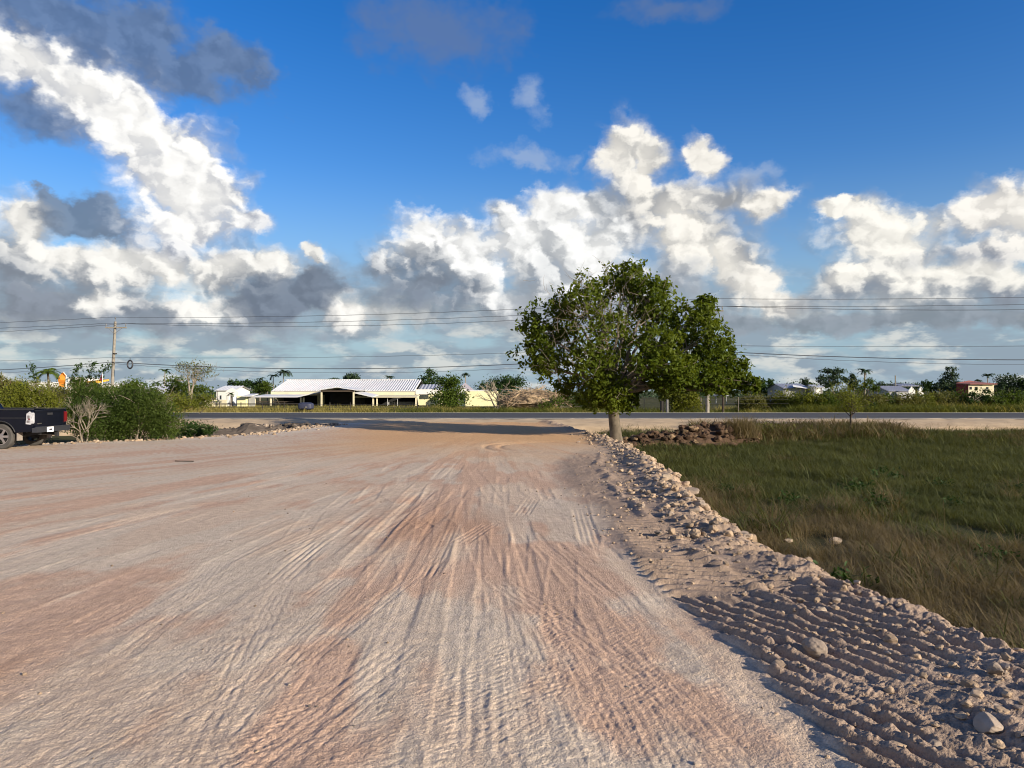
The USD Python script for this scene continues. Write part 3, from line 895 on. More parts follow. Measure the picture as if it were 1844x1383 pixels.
def make_rubble():
    rng = np.random.default_rng(21)
    pro = [(rock_mesh(k, 2, .62), ROCK_TAN if k % 3 else ROCK_GREY) for k in range(6)]
    P, S = [], []
    def scatter(n, y0, y1, fe, smin, smax, pw=2.6):
        y = y0 + (y1 - y0) * rng.uniform(0, 1, n) ** 1.3
        x = fe(y, n)
        s = smin + (smax - smin) * rng.uniform(0, 1, n) ** pw
        P.append(np.stack([x, y], 1))
        S.append(s)
    xe = lambda y: np.interp(y, EDGE_Y, EDGE_X)
    xs = lambda y: np.interp(y, STRIP_Y, STRIP_X)
    scatter(900, 2.6, 12, lambda y, n: xs(y) + .05 + (xe(y) - xs(y)) * rng.uniform(0, 1.05, n), .004, .026, 4)
    scatter(700, 3.0, 9, lambda y, n: xe(y) - .55 + rng.normal(0, .28, n), .006, .040, 3)
    scatter(800, 9, 32, lambda y, n: xe(y) - .15 + rng.normal(0, .36, n), .015, .09, 3)
    scatter(600, 9, 22, lambda y, n: xe(y) - .8 + rng.normal(0, .5, n), .008, .035, 3)
    scatter(500, 9, 31, lambda y, n: xe(y) + .25 + np.abs(rng.normal(0, .35, n)), .03, .14, 2.2)
    scatter(500, 3, 9, lambda y, n: xe(y) + .2 + np.abs(rng.normal(0, .3, n)), .015, .07, 2.4)
    scatter(420, 2.6, 20, lambda y, n: rng.uniform(-1.0, 1.0, n) * .72 * y, .004, .016, 3)
    # along the left rim and the spoil by the road
    yl = rng.uniform(24.2, 39, 1300)
    P.append(np.stack([np.interp(yl, LEFT_Y, LEFT_X) + rng.normal(.1, .55, 1300), yl], 1))
    S.append(.015 + .07 * rng.uniform(0, 1, 1300) ** 2.6)
    P, S = np.vstack(P), np.concatenate(S)
    h, _ = pad_surface(P[:, 0][:, None], P[:, 1][:, None])
    h = h[:, 0]
    ok = h > -.9
    P, S, h = P[ok], S[ok], h[ok]
    pts = np.column_stack([P, h + S * .25])
    instancer('loose_stones', pro, pts, zquats(rng.uniform(0, 6.28, len(S))), np.stack([S, S * rng.uniform(.7, 1.2, len(S)), S * rng.uniform(.7, 1.1, len(S))], 1), rng.integers(0, 6, len(S)),
              kind='stuff', label='loose crumbs of marl and small stones strewn over the yard and its rim', category='stones')
    # stones that can be told apart
    named = [
        (1465, 1156, .12, ROCK_GREY, 'round grey boulder lying on the dozer ridges beside the graded lane', 3),
        (1776, 1292, .105, ROCK_GREY, 'smooth grey stone half sunk in rough dirt at lower right', 4),
        (1402, 1192, .07, ROCK_TAN, 'long broken slab of marl just below the round grey boulder', 5),
        (1680, 1338, .085, ROCK_GREY, 'flat grey stone among crumbs at the bottom right', 6),
        (1612, 1335, .055, ROCK_TAN, 'small brown lump left of the flat grey stone', 7),
        (1788, 1195, .075, ROCK_GREY, 'grey stone on the rim where the ridged dirt meets grass at right', 8),
        (1741, 1226, .06, ROCK_TAN, 'reddish lump below the rim close to the right edge', 9),
        (1560, 1090, .065, ROCK_TAN, 'pale clod standing up on the rim above the ridged dirt', 10),
        (1476, 1095, .07, ROCK_PALE, 'pale chalky lump in the middle of the ridged strip', 11),
    ]
    for px, py, r, mt, lab, sd in named:
        p = at(px, py, .08)
        z = surf(p[0], p[1])
        p = at(px, py, z + r * .4)
        r *= .66
        m = rock_mesh(sd + 40, 4, .34, .8)
        m.vertices *= (1 + .10 * (meshkit.fbm(np.array(m.vertices) * 6, 4) - .5))[:, None]
        m.apply_scale([r * 1.25, r, r])
        m.apply_transform(trimesh.transformations.rotation_matrix(sd * 1.7, [0, 0, 1]))
        m.apply_translation([p[0], p[1], z + r * .12])
        obj('rock', m, mt, smooth=35, label=lab, category='rock')
    for px, py, r, lab, sd in ((1655, 1128, .085, 'white stone lying in the field grass below the rim', 31), (1418, 972, .06, 'small white litter stone in dry grass beside the rim', 32),
                               (1503, 972, .10, 'flat pale stone showing through dry grass in the field', 33)):
        p = at(px, py, -.68)
        m = rock_mesh(sd, 3, .25, .6)
        m.apply_scale([r * 1.3, r, r])
        m.apply_translation([p[0], p[1], base_height(p[0:1], p[1:2])[0] + .10])
        obj('rock', m, ROCK_PALE, smooth=35, label=lab, category='rock')
    # the largest lumps along the rim of the bank
    rim = []
    for k in range(34):
        y = 9.5 + 20.5 * (k + rng.uniform(0, 1)) / 34
        x = np.interp(y, EDGE_Y, EDGE_X) + rng.normal(.12, .22)
        r = rng.uniform(.035, .085)
        rim.append((x, y, r))
    for k, (x, y, r) in enumerate(rim):
        m = rock_mesh(60 + k, 3, .62, .85)
        m.apply_scale([r * 1.2, r, r * .95])
        m.apply_transform(trimesh.transformations.rotation_matrix(k * 2.1, [0, 0, 1]))
        m.apply_translation([x, y, surf(x, y) + r * .35])
        obj('marl_lump', m, ROCK_TAN if k % 4 else ROCK_PALE, label='sunlit tan lump of broken marl on the rocky far rim of the bank', category='rock', group='marl lumps along the rim of the bank')
    # pale rubble on the left rim beside the dark bushes
    for k in range(26):
        y = 25.5 + 12 * (k + rng.uniform(0, 1)) / 26
        x = np.interp(y, LEFT_Y, LEFT_X) + rng.normal(.4, .3)
        r = rng.uniform(.035, .085)
        m = rock_mesh(160 + k, 1, .35, .8)
        m.apply_scale([r * 1.2, r, r])
        m.apply_translation([x, y, surf(x, y) + r * .3])
        obj('rim_stone', m, ROCK_PALE if k % 2 else ROCK_TAN, label='pale stone on the left rim of the yard in front of the bushes', category='rock', group='stones along the left rim')


def make_clod_heap():
    """dark dug up earth under and right of the tree, and the grey spoil left of the yard's mouth"""
    rng = np.random.default_rng(8)
    def heap(name, spine, width, height, mat, label, seed, n=46):
        spine = np.array(spine)
        L = np.linspace(0, 1, n)
        c = np.stack([np.interp(L, np.linspace(0, 1, len(spine)), spine[:, k]) for k in range(3)], 1)
        W = np.linspace(-1, 1, 17)
        X = c[:, None, 0] + 0 * W
        Yv = c[:, None, 1] + width * W[None]
        prof = np.maximum(0, 1 - W ** 2)[None] ** .8
        hh = c[:, 2][:, None]
        Z = base_height(X, Yv) - .1 + (hh * height) * prof * (.7 + .9 * (n2(X, Yv, .9, seed, 4) - .3)) + .35 * np.abs(n2(X, Yv, 2.4, seed + 1, 4) - .5) * prof
        m = trimesh.Trimesh(np.stack([X.ravel(), Yv.ravel(), Z.ravel()], 1), grid_faces(*X.shape), process=False)
        if m.face_normals[:, 2].mean() < 0:
            m.invert()
        top = thing(name, label, 'earth heap')
        obj('mound', m, mat, top)
        return top, c
    top, c = heap('earth_heap', [(4.5, 34.0, .25), (6.0, 34.4, .42), (7.3, 34.6, .55), (8.6, 35.0, .8), (9.6, 35.3, 1.0), (10.6, 35.5, .7), (11.6, 35.8, .3)], 1.3, .95, CLOD,
                  'long heap of dark brown dug up clods right of the big tree', 71)
    for k in range(190):
        i = rng.integers(0, len(c))
        w = rng.uniform(-.95, .6)
        r = .05 + .19 * rng.uniform(0, 1) ** 2
        x, y = c[i, 0] + rng.normal(0, .2), c[i, 1] + 1.3 * w
        z = base_height(np.array([x]), np.array([y]))[0] + c[i, 2] * .85 * max(0, 1 - w * w) ** .8
        m = rock_mesh(300 + k, 2, .75, .8)
        m.apply_scale([r * 1.2, r, r])
        m.apply_translation([x, y, z])
        obj('clod', m, CLOD if rng.random() < .72 else CLOD_TAN, top)
    pos = [(1140, 783), (1165, 788), (1192, 786), (1215, 780), (1238, 785), (1262, 788), (1290, 785), (1178, 778), (1318, 780)]
    for k, (px, py) in enumerate(pos):
        p = at(px, py, -.65)
        p[1] = min(p[1], 33.5)
        p[0] = (px - CX) / F * p[1]
        m = rock_mesh(400 + k, 2, .4, .8)
        m.apply_scale([.24, .17, .17])
        m.apply_translation([p[0], p[1], base_height(p[0:1], p[1:2])[0] + .1])
        obj('earth_clod', m, CLOD_TAN if k % 2 else CLOD, label='brown clod fallen at the foot of the earth heap right of the tree', category='clod', group='clods at the foot of the earth heap')
    top, c = heap('spoil_heap', [(-16.5, 35.5, .5), (-14.5, 36.0, .9), (-12.8, 36.5, 1.1), (-11.0, 37.2, 1.2), (-9.5, 37.6, 1.1), (-8.0, 38.0, .9), (-6.4, 38.4, .7)], 1.3, .85, SPOIL, 'low grey heap of stony spoil between the yard and the road at left', 74)
    for k in range(150):
        i = rng.integers(0, len(c))
        w = rng.uniform(-1, .5)
        r = .03 + .13 * rng.uniform(0, 1) ** 2
        x, y = c[i, 0] + rng.normal(0, .3), c[i, 1] + w
        z = base_height(np.array([x]), np.array([y]))[0] + .8 * c[i, 2] * max(0, 1 - w * w) ** .8
        m = rock_mesh(500 + k, 2, .7, .8)
        m.apply_scale([r * 1.2, r, r])
        m.apply_translation([x, y, z])
        obj('stone', m, SPOIL if rng.random() < .75 else ROCK_GREY, top)


# ------------------------------------------------------------------ the big tree
def make_main_tree():
    rng = np.random.default_rng(17)
    D = 30.5
    base = np.array([(1107 - CX) / F * D, D, -.55])
    L = lambda px, py, r, ry=None, dy=0.0, w=1.0: (atd(px, py, D) + [0, dy, 0], (r / F * D, r / F * D, (ry or r) / F * D), w)
    t = thing('spreading_tree', 'big spreading broadleaf tree at the far edge of the yard beside the road', 'tree')
    lobes = [  # photo pixels: x, y, radius; depth offset in metres
        L(970, 625, 34, 40, -.3, .8), L(962, 585, 26, 24, .2, .55), L(985, 660, 38, 30, -.6, .7), L(1010, 600, 46, 50, .6, 1.1), L(1015, 555, 34, 28, 0, .5),
        L(1045, 545, 40, 34, -.8, .65), L(1080, 520, 42, 30, .4, .7), L(1140, 510, 46, 32, .0, 1.0), L(1170, 535, 44, 38, -.5, 1.0), L(1125, 487, 30, 18, .3, .35), L(1190, 560, 44, 38, .8, 1.0),
        L(1075, 600, 60, 54, -1.0, 1.0), L(1130, 590, 60, 50, 1.2, 1.1), L(1060, 655, 54, 40, -1.3, 1.0), L(1110, 650, 54, 44, 1.3, .9), L(1165, 620, 52, 40, -1.3, .9),
        L(1215, 600, 40, 40, .3, .9), L(1255, 570, 40, 36, -.2, .9), L(1272, 548, 22, 20, .3, .35), L(1265, 610, 44, 40, -.9, 1.1), L(1225, 650, 52, 36, .9, 1.1), L(1270, 655, 44, 36, -.4, 1.1),
        L(1300, 645, 28, 30, .2, .6), L(1300, 690, 40, 24, .0, .8), L(1340, 688, 26, 20, -.4, .6), L(1312, 668, 32, 30, -.5, .7), L(1200, 668, 54, 30, -1.6, 1.3), L(1185, 690, 40, 18, -.8, .6), L(1160, 660, 40, 30, -1.9, .7), L(1240, 685, 50, 20, .4, .8), L(1275, 690, 40, 22, -1.0, .7), L(1090, 715, 44, 24, -.9, .7), L(1130, 724, 26, 18, .2, .4), L(1060, 715, 34, 24, .5, .5), L(1080, 700, 50, 30, -1.0, .9), L(1125, 705, 40, 34, .6, .7), L(1030, 690, 36, 24, .4, .5), L(1098, 724, 32, 18, -.5, .4)]
    wood = []
    fork = [atd(1103, 730, D), atd(1112, 700, D), atd(1100, 690, D)]
    trunk = tube([base + [0, 0, -.3], base + [.02, 0, .2], base + [.05, 0, .55], fork[0], atd(1106, 700, D)], [.58, .38, .25, .21, .19], 10, caps=False)
    obj('trunk', trunk, TREE_BARK, t, smooth=True)
    heart = atd(1106, 705, D)
    for k, (c, r, w) in enumerate(lobes):
        c = np.array(c)
        mid = heart + (c - heart) * rng.uniform(.35, .5) + [0, 0, .15]
        wood.append(limb(heart + rng.normal(0, .05, 3), mid, .11, .065, rng, .10, 5, 6))
        wood.append(limb(mid, c, .065, .028, rng, .12, 5, 5))
        for q in range(9):
            d = rng.normal(0, 1, 3)
            d /= np.linalg.norm(d)
            e = c + d * np.array(r) * rng.uniform(.6, 1.02)
            wood.append(limb(mid + (c - mid) * rng.uniform(.4, 1), e, .022, .006, rng, .2, 4, 4))
    obj('limbs', cat(wood), BARK, t)
    # bare grey twigs showing in the thin upper middle
    tw = []
    for k in range(240):
        px, py = rng.normal(1085, 50), rng.normal(575, 60)
        if py < 490:
            continue
        a = atd(px, py, D + rng.uniform(-2.6, -.3))
        b = a + np.array([rng.normal(0, .35), rng.normal(0, .25), rng.uniform(.1, .75)])
        tw.append(limb(a, b, .008, .003, rng, .25, 4, 3))
    for px, py in ((1000, 525), (1048, 490), (1044, 500), (1085, 480), (1092, 478), (1275, 540), (1165, 488), (1010, 535)):
        a = atd(px + rng.normal(0, 10), py + 60, D)
        tw.append(limb(a, atd(px, py, D), .02, .004, rng, .1, 5, 4))
    obj('bare_twigs', cat(tw), BARK, t, kind='stuff')
    pts = crown_points(rng, lobes, 35000, .12, 18, .5)
    # thin the crown out in the grey upper middle and leave windows of sky
    sx = CX + pts[:, 0] / pts[:, 1] * F
    sy = YH - (pts[:, 2] - CAMZ) / pts[:, 1] * F
    thin = .22 * np.exp(-(((sx - 1085) / 55) ** 2 + ((sy - 575) / 60) ** 2))
    keep = rng.uniform(0, 1, len(pts)) > thin
    for hx, hy, hr in ((1142, 632, 9), (1090, 560, 5), (1185, 610, 7), (1205, 655, 6), (1240, 600, 5), (1055, 645, 4), (1165, 660, 5)):
        keep &= ~(np.hypot(sx - hx, sy - hy) < hr * rng.uniform(.6, 1.3, len(pts)))
    under = (sy > 708) & (sx > 1150) & (sx < 1270)
    keep &= ~under
    pts = pts[keep]
    obj('crown', leaves_mesh(rng, pts, .19, .52, .5), TREE_LEAF, t)
    # tip leaves that break the outline
    tips = []
    for px, py in ((938, 562), (934, 590), (958, 550), (975, 548), (1010, 520), (1009, 533), (1048, 490), (1045, 500), (1093, 478), (1138, 472), (1157, 474), (1282, 538), (1270, 535), (1320, 620), (926, 640), (932, 630), (940, 655), (1345, 668)):
        tips.append(atd(px, py, D) + rng.normal(0, .13, (26, 3)))
    obj('outer_leaves', leaves_mesh(rng, np.vstack(tips), .17, .52, .5), TREE_LEAF, t)


# ------------------------------------------------------------------ shrubs, bushes, small trees
def bush(name, label, lobes, D, leaf, n, size, stems=14, rng=None, base_py=None, cat_='bush', group=None, bark=BARK, depth=1.0, up=.3, aspect=.45):
    rng = rng or np.random.default_rng(abs(hash(label)) % 1000 if False else len(label) * 7 + n)
    t = thing(name, label, cat_, group=group)
    Lb = []
    for l in lobes:
        px, py, rx, ry = l[:4]
        dy = l[4] if len(l) > 4 else rng.normal(0, .35) * rx / F * D
        Lb.append((atd(px, py, D) + [0, dy, 0], (rx / F * D, rx / F * D * depth, ry / F * D), rx * ry))
    w, tips = [], []
    for k in range(stems * 3):          # sprigs that break the outline
        c, r, _ = Lb[rng.integers(0, len(Lb))]
        d = rng.normal(0, 1, 3) + [0, 0, .7]
        d /= np.linalg.norm(d)
        a, e = np.array(c) + d * np.array(r) * .6, np.array(c) + d * np.array(r) * rng.uniform(1.1, 1.45) + [0, 0, .05]
        w.append(limb(a, e, .012 + size * .02, .004 + size * .01, rng, .15, 4, 3))
        s_ = rng.uniform(.3, 1, (12, 1))
        tips.append(a + (e - a) * s_ + rng.normal(0, size * .9, (12, 3)))
    obj('foliage', leaves_mesh(rng, np.vstack([crown_points(rng, Lb, n, .15, 14, .5)] + tips), size, aspect, up), leaf, t)
    xs = np.array([l[0] for l in lobes])
    cxm = np.average(xs, weights=[l[2] * l[3] for l in lobes])
    g0 = atd(cxm, base_py or (YH + 2479 / D), D)
    for k in range(stems):
        c, r, _ = Lb[rng.integers(0, len(Lb))]
        a = g0 + [(c[0] - g0[0]) * rng.uniform(.2, .8), rng.normal(0, .3), -.1]
        w.append(limb(a, np.array(c) + rng.normal(0, .5, 3) * np.array(r), .02 + size * .06, .006 + size * .01, rng, .12, 5, 4))
    obj('stems', cat(w), bark, t)
    return t


def far_tree(name, label, lobes, D, leaf, n, trunk=None, group=None, size=None, bark=BARK, flat=.7):
    """trunk: (px, py of its foot, radius in px)"""
    rng = np.random.default_rng(int(lobes[0][0] * 3 + lobes[0][1]))
    t = thing(name, label, 'tree', group=group)
    Lb = [(atd(px, py, D) + [0, rng.normal(0, .3) * rx / F * D, 0], (rx / F * D, rx / F * D, ry / F * D), rx * ry) for px, py, rx, ry in lobes]
    size = size or 3.6 / F * D
    obj('crown', leaves_mesh(rng, crown_points(rng, Lb, n, .2, 10, .5, flat), size, .6, .6), leaf, t)
    px, py, r = trunk or (lobes[0][0], YH + 8, 1.2)
    foot = atd(px, py, D)
    foot[2] = min(foot[2], base_height(np.array([foot[0]]), np.array([D]))[0])
    top = np.array(Lb[0][0])
    w = [tube(curve(foot, top - [0, 0, Lb[0][1][2] * .3], rng, .03, 5), np.linspace(r, r * .6, 5) / F * D, 6)]
    obj('trunk', cat(w), bark, t)
    br = [limb(foot + (top - foot) * rng.uniform(.45, .8), np.array(c), r * .5 / F * D, r * .15 / F * D, rng, .1, 4, 4) for c, rr, _ in Lb]
    obj('branches', cat(br), bark, t)
    return t


def frond_mesh(length, droop, rng, nl=16, wide=.30):
    """one palm frond along +x: rib and two rows of leaflets"""
    s = np.linspace(0, 1, nl + 1)
    x = length * np.sin(np.minimum(s * (1.1 + droop * .2), 1.5)) / np.sin(1.1)
    z = length * (.45 * s - (.55 + droop) * s ** 2)
    p = np.stack([x * .92, 0 * s, z], 1)
    V, Fc = [], []
    for i in range(1, nl + 1):
        for sg in (-1, 1):
            d = (p[i] - p[i - 1]) / np.linalg.norm(p[i] - p[i - 1])
            out = np.array([d[0] * .55, sg * 1.0, d[2] * .5 - .35])
            l = length * wide * (1.25 - .55 * s[i]) * rng.uniform(.85, 1.15)
            a, b = p[i - 1] * .45 + p[i] * .55, p[i - 1] * 1.0
            tip = a + out * l
            k = len(V)
            V += [p[i] + (p[i] - p[i - 1]) * .35, b, tip]
            Fc.append([k, k + 1, k + 2] if sg > 0 else [k + 1, k, k + 2])
    leaf = trimesh.Trimesh(np.array(V), np.array(Fc), process=False)
    return cat([leaf, tube(p, np.linspace(.012, .004, nl + 1) * length, 4)])


def palm(label, px, py, size, D, foot_py=None, wind=0.0, n=11, group=None, lean=0.0, leaf=PALM_LEAF, thick=.9, stiff=0.0):
    """px, py: heart of the crown; size: frond length in photo pixels; wind: fronds swept towards +x"""
    rng = np.random.default_rng(int(px * 5 + py))
    t = thing('palm_tree', label, 'palm tree', group=group)
    top = atd(px, py, D)
    foot = atd(px + lean, foot_py or YH + 6, D)
    foot[2] = min(foot[2], base_height(np.array([foot[0]]), np.array([D]))[0])
    r = thick / F * D
    obj('trunk', tube(curve(foot, top, rng, .04, 6), np.linspace(r * 1.25, r * .8, 6), 7), PALE_BARK, t)
    ln = size / F * D
    for k in range(n):
        a = 2 * PI * (k + rng.uniform(-.25, .25)) / n
        a = a - wind * math.sin(a) * .8
        pitch = rng.uniform(-.15, .75) - stiff
        m = frond_mesh(ln * rng.uniform(.8, 1.1), rng.uniform(.1, .5), rng)
        m.apply_transform(trimesh.transformations.rotation_matrix(-pitch, [0, 1, 0]))
        m.apply_transform(trimesh.transformations.rotation_matrix(a, [0, 0, 1]))
        m.apply_translation(top)
        obj('frond', m, leaf, t)
    return t


def bare_tree(name, label, px, foot_py, D, spread_px, top_py, rng, mat=PALE_BARK, levels=4, r_px=2.2, bias=0.0, cat_='bare tree', kids=3, base_n=3):
    t = thing(name, label, cat_)
    foot = atd(px, foot_py, D)
    H = (foot_py - top_py) / F * D
    out = []
    def grow(p, d, L, r, lev):
        e = p + d * L
        out.append(limb(p, e, r, r * .62, rng, .14, 4, 5 if lev > 1 else 3))
        if lev == 0:
            return
        for k in range(kids):
            nd = d + rng.normal(0, .50, 3) * [1, 1, .7] + [bias * .3, 0, .06]
            nd /= np.linalg.norm(nd)
            grow(p + (e - p) * rng.uniform(.55, 1), nd, L * rng.uniform(.58, .8), r * .6, lev - 1)
    for k in range(base_n):
        d = np.array([rng.normal(bias, .45) * spread_px / (foot_py - top_py), rng.normal(0, .3), 1.0])
        d /= np.linalg.norm(d)
        grow(foot - [0, 0, .15], d, H * .38, r_px / F * D, levels)
    obj('branches', cat(out), mat, t)
    return t


make_field_grass()
make_rubble()
make_clod_heap()
make_main_tree()

# ------------------------------------------------------------------ buildings
WHITE_ROOF = mat_plain('white_roof', (.54, .54, .55), .5, var=.14, scale=.6, spec=.4)
CREAM = mat_plain('cream_wall', (.54, .49, .34), .8, var=.10, scale=.8)
PALE_YELLOW = mat_plain('pale_yellow_wall', (.66, .62, .36), .8, var=.10, scale=.8)
WHITE_WALL = mat_plain('white_wall', (.62, .61, .57), .8, var=.08, scale=.8)
GREY_ROOF = mat_plain('grey_roof', (.30, .31, .35), .55, var=.12, scale=.7)
GREY_WALL = mat_plain('grey_wall', (.30, .30, .29), .85, var=.15, scale=.8)
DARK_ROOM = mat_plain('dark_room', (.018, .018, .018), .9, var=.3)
RED_WALL = mat_plain('red_wall', (.30, .050, .045), .8, var=.12, scale=.8)
RED_ROOF = mat_plain('red_roof', (.24, .085, .065), .7, var=.2, scale=.8)
GLASS_DARK = mat_plain('dark_pane', (.02, .025, .03), .15, spec=.6)
ORANGE = mat_plain('orange_cloth', (.62, .22, .025), .8, var=.2, scale=2.0)
AMBER = mat_plain('amber_cloth', (.70, .36, .04), .8, var=.2, scale=2.0)
RED_CLOTH = mat_plain('red_cloth', (.36, .035, .05), .8, var=.2, scale=2.0)
NAVY = mat_plain('navy_sheet', (.030, .034, .062), .6, var=.3, scale=3.0)
BLACK_WOOD = mat_plain('blackened_post', (.030, .026, .022), .9, var=.3, scale=3.0)


def corrugated(x0, x1, y0, z0, y1, z1, pitch, depth, xs1=None, thick=.06):
    """roof slope from the eave (y0, z0) up to the ridge (y1, z1), ribs running up the slope"""
    n = int((x1 - x0) / pitch)
    xs = np.repeat(np.linspace(x0, x1, n + 1), 4)[:-3]
    xs = xs + np.tile([0, .30, .5, .80], n + 1)[:len(xs)] * (x1 - x0) / n
    up = np.tile([0, 0, 1, 1], n + 1)[:len(xs)] * depth
    V = np.vstack([np.stack([xs, 0 * xs + y0, z0 + up], 1), np.stack([xs, 0 * xs + y1, z1 + up], 1), np.stack([xs, 0 * xs + y0, z0 - thick + 0 * up], 1), np.stack([xs, 0 * xs + y1, z1 - thick + 0 * up], 1)])
    k = len(xs)
    i = np.arange(k - 1)
    f = np.vstack([np.stack([i, i + 1, k + i + 1], 1), np.stack([i, k + i + 1, k + i], 1), np.stack([2 * k + i, 3 * k + i + 1, 2 * k + i + 1], 1), np.stack([2 * k + i, 3 * k + i, 3 * k + i + 1], 1),
                   np.stack([i, 2 * k + i + 1, i + 1], 1), np.stack([i, 2 * k + i, 2 * k + i + 1], 1)])
    return trimesh.Trimesh(V, f, process=False)


def slab(pts, dz):
    """a sheet through the four or more points (in order), made dz thick downwards"""
    p = np.asarray(pts, float)
    n = len(p)
    v = np.vstack([p, p - [0, 0, dz]])
    f = [[0, k, k + 1] for k in range(1, n - 1)] + [[n, n + k + 1, n + k] for k in range(1, n - 1)]
    for k in range(n):
        j = (k + 1) % n
        f += [[k, n + k, n + j], [k, n + j, j]]
    m = trimesh.Trimesh(v, np.array(f), process=False)
    m.fix_normals()
    return m


def wall(x0, x1, y, z0, z1, t=.2):
    return box((x0 + x1) / 2, y + t / 2, (z0 + z1) / 2, abs(x1 - x0), t, z1 - z0)


def gable_wall(x0, x1, y, z0, ze, zr, t=.2):
    p = np.array([(x0, z0), (x1, z0), (x1, ze), ((x0 + x1) / 2, zr), (x0, ze)])
    v = np.vstack([np.column_stack([p[:, 0], np.full(5, y), p[:, 1]]), np.column_stack([p[:, 0], np.full(5, y + t), p[:, 1]])])
    f = [[0, 1, 2], [0, 2, 3], [0, 3, 4], [5, 7, 6], [5, 8, 7], [5, 9, 8]]
    for k in range(5):
        j = (k + 1) % 5
        f += [[k, 5 + k, 5 + j], [k, 5 + j, j]]
    m = trimesh.Trimesh(v, np.array(f), process=False)
    m.fix_normals()
    return m


def gz(x, y):
    return float(base_height(np.array([float(x)]), np.array([float(y)]))[0])


def X(px, D):
    return (px - CX) / F * D


def Z(py, D):
    return CAMZ - (py - YH) / F * D


def long_hall():
    D = 126.0
    t = thing('long_hall', 'long low hall with white ribbed roof and dark open gabled porch', 'building')
    g = -.75
    x0, x1 = X(488, D), X(747, D)
    ze, zr = Z(704, D), Z(684.5, D + 9)
    obj('roof', cat([corrugated(x0, x1, D, ze, D + 9, zr, .42, .15), corrugated(x0, x1, D + 18, ze, D + 9.02, zr, .84, .09)]), WHITE_ROOF, t)
    obj('ridge_cap', box((x0 + x1) / 2 - .6, D + 9, zr + .14, x1 - x0 - .9, .7, .10), WHITE_ROOF, t)
    obj('fascia', wall(x0, X(579, D), D - .06, Z(712, D), Z(704.6, D) - .07, .1), CREAM, t)
    obj('fascia', wall(X(640, D), x1, D - .06, Z(712, D), Z(704.6, D) - .07, .1), CREAM, t)
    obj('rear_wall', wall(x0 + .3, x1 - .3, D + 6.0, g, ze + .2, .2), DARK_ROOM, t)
    for xx in (x0, x1 - .2):
        obj('side_wall', box(xx + .1, D + 10, (g + ze - .1) / 2, .2, 15.5, ze - .1 - g), CREAM, t)
    obj('front_wall', wall(X(752, D), X(787, D), D + 2, g, Z(711, D), .2), PALE_YELLOW, t)
    obj('front_wall', wall(X(563, D), X(576, D), D + 3, g, Z(711, D), .2), PALE_YELLOW, t)
    obj('front_wall', wall(X(690, D), X(745, D), D + 4, g + .1, Z(724, D), .2), GREY_WALL, t)
    # gabled porch in the middle
    pw0, pw1, zp, za = X(578, D - 8), X(638, D - 8), Z(701.5, D - 8), Z(696.5, D - 8)
    xm = (pw0 + pw1) / 2
    for a, b in ((pw0 - .4, xm), (pw1 + .4, xm)):
        obj('porch_roof', slab([(a, D - 8.4, zp - .03), (b, D - 8.4, za), (b, D + 1, za), (a, D + 1, zp - .03)], .12), WHITE_ROOF, t)
    obj('porch_beam', wall(pw0, pw1, D - 8.2, zp - .38, zp - .12, .12), DARK_WOOD, t)
    for xx in (pw0 + .1, pw1 - .1):
        obj('porch_post', box(xx, D - 8.0, (g + zp - .15) / 2, .22, .22, zp - .15 - g), CREAM, t)
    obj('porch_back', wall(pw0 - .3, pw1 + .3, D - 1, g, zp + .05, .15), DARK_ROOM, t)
    # lean-to wings either side of the porch
    for (a, za_, b, zb_) in ((X(540, D - 5), Z(713.5, D - 5), X(577, D - 5), Z(705.5, D - 5)), (X(640, D - 5), Z(706.5, D - 5), X(673, D - 5), Z(714, D - 5))):
        obj('wing_roof', slab([(a, D - 6, za_), (b, D - 6, zb_), (b, D - .2, zb_ + .25), (a, D - .2, za_ + .25)], .14), WHITE_ROOF, t)
    # long low veranda to the left
    vz = Z(711.5, D - 3)
    obj('veranda_roof', slab([(X(456, D - 3), D - 4, vz - .22), (X(545, D - 3), D - 4, vz - .22), (X(545, D - 3), D - .1, vz + .12), (X(468, D - 3), D - .1, vz + .12)], .14), WHITE_ROOF, t)
    obj('veranda_roof', slab([(X(640, D - 3), D - 4, vz - .25), (X(752, D - 3), D - 4, vz - .25), (X(752, D - 3), D - .1, vz + .0), (X(640, D - 3), D - .1, vz + .0)], .14), CREAM, t)
    for px in (459, 488, 542, 547, 672, 679, 698, 716, 749):
        obj('veranda_post', box(X(px, D - 3.5), D - 3.5, (g + vz - .4) / 2, .26 if px not in (698, 716) else .10, .26, vz - .4 - g), CREAM if px not in (698, 716) else GREY_WALL, t)
    obj('railing', wall(X(460, D), X(540, D), D - 3.4, g + .75, g + .9, .08), DARK_WOOD, t)
    # annexe at the right end
    obj('annexe_roof', corrugated(X(752, D + 4), X(796, D + 4), D + 4, Z(702, D + 4), D + 9, Z(692.5, D + 9), .6, .08), GREY_ROOF, t)
    obj('annexe_fascia', wall(X(747, D) + .05, X(791, D), D + .4, Z(710, D), Z(701, D), .12), WHITE_WALL, t)
    obj('annexe_wall', wall(X(752, D + 4), X(796, D + 4), D + 6, g, Z(702, D + 4) - .1, .2), CREAM, t)
    # low yellow house further right
    D2 = 118.0
    t = thing('low_house', 'low pale yellow house wall between the green tree and the dead brush', 'house')
    obj('wall', wall(X(838, D2), X(897, D2), D2, -.8, Z(704.5, D2), .25), PALE_YELLOW, t)
    obj('parapet', wall(X(846, D2), X(880, D2), D2 - .03, Z(704.3, D2), Z(702.8, D2), .2), WHITE_WALL, t)
    obj('gable', gable_wall(X(822, D2 + 6), X(853, D2 + 6), D2 + 6, -.8, Z(702, D2 + 6), Z(689, D2 + 6)), mat_plain('mauve_wall', (.34, .31, .36), .8), t)
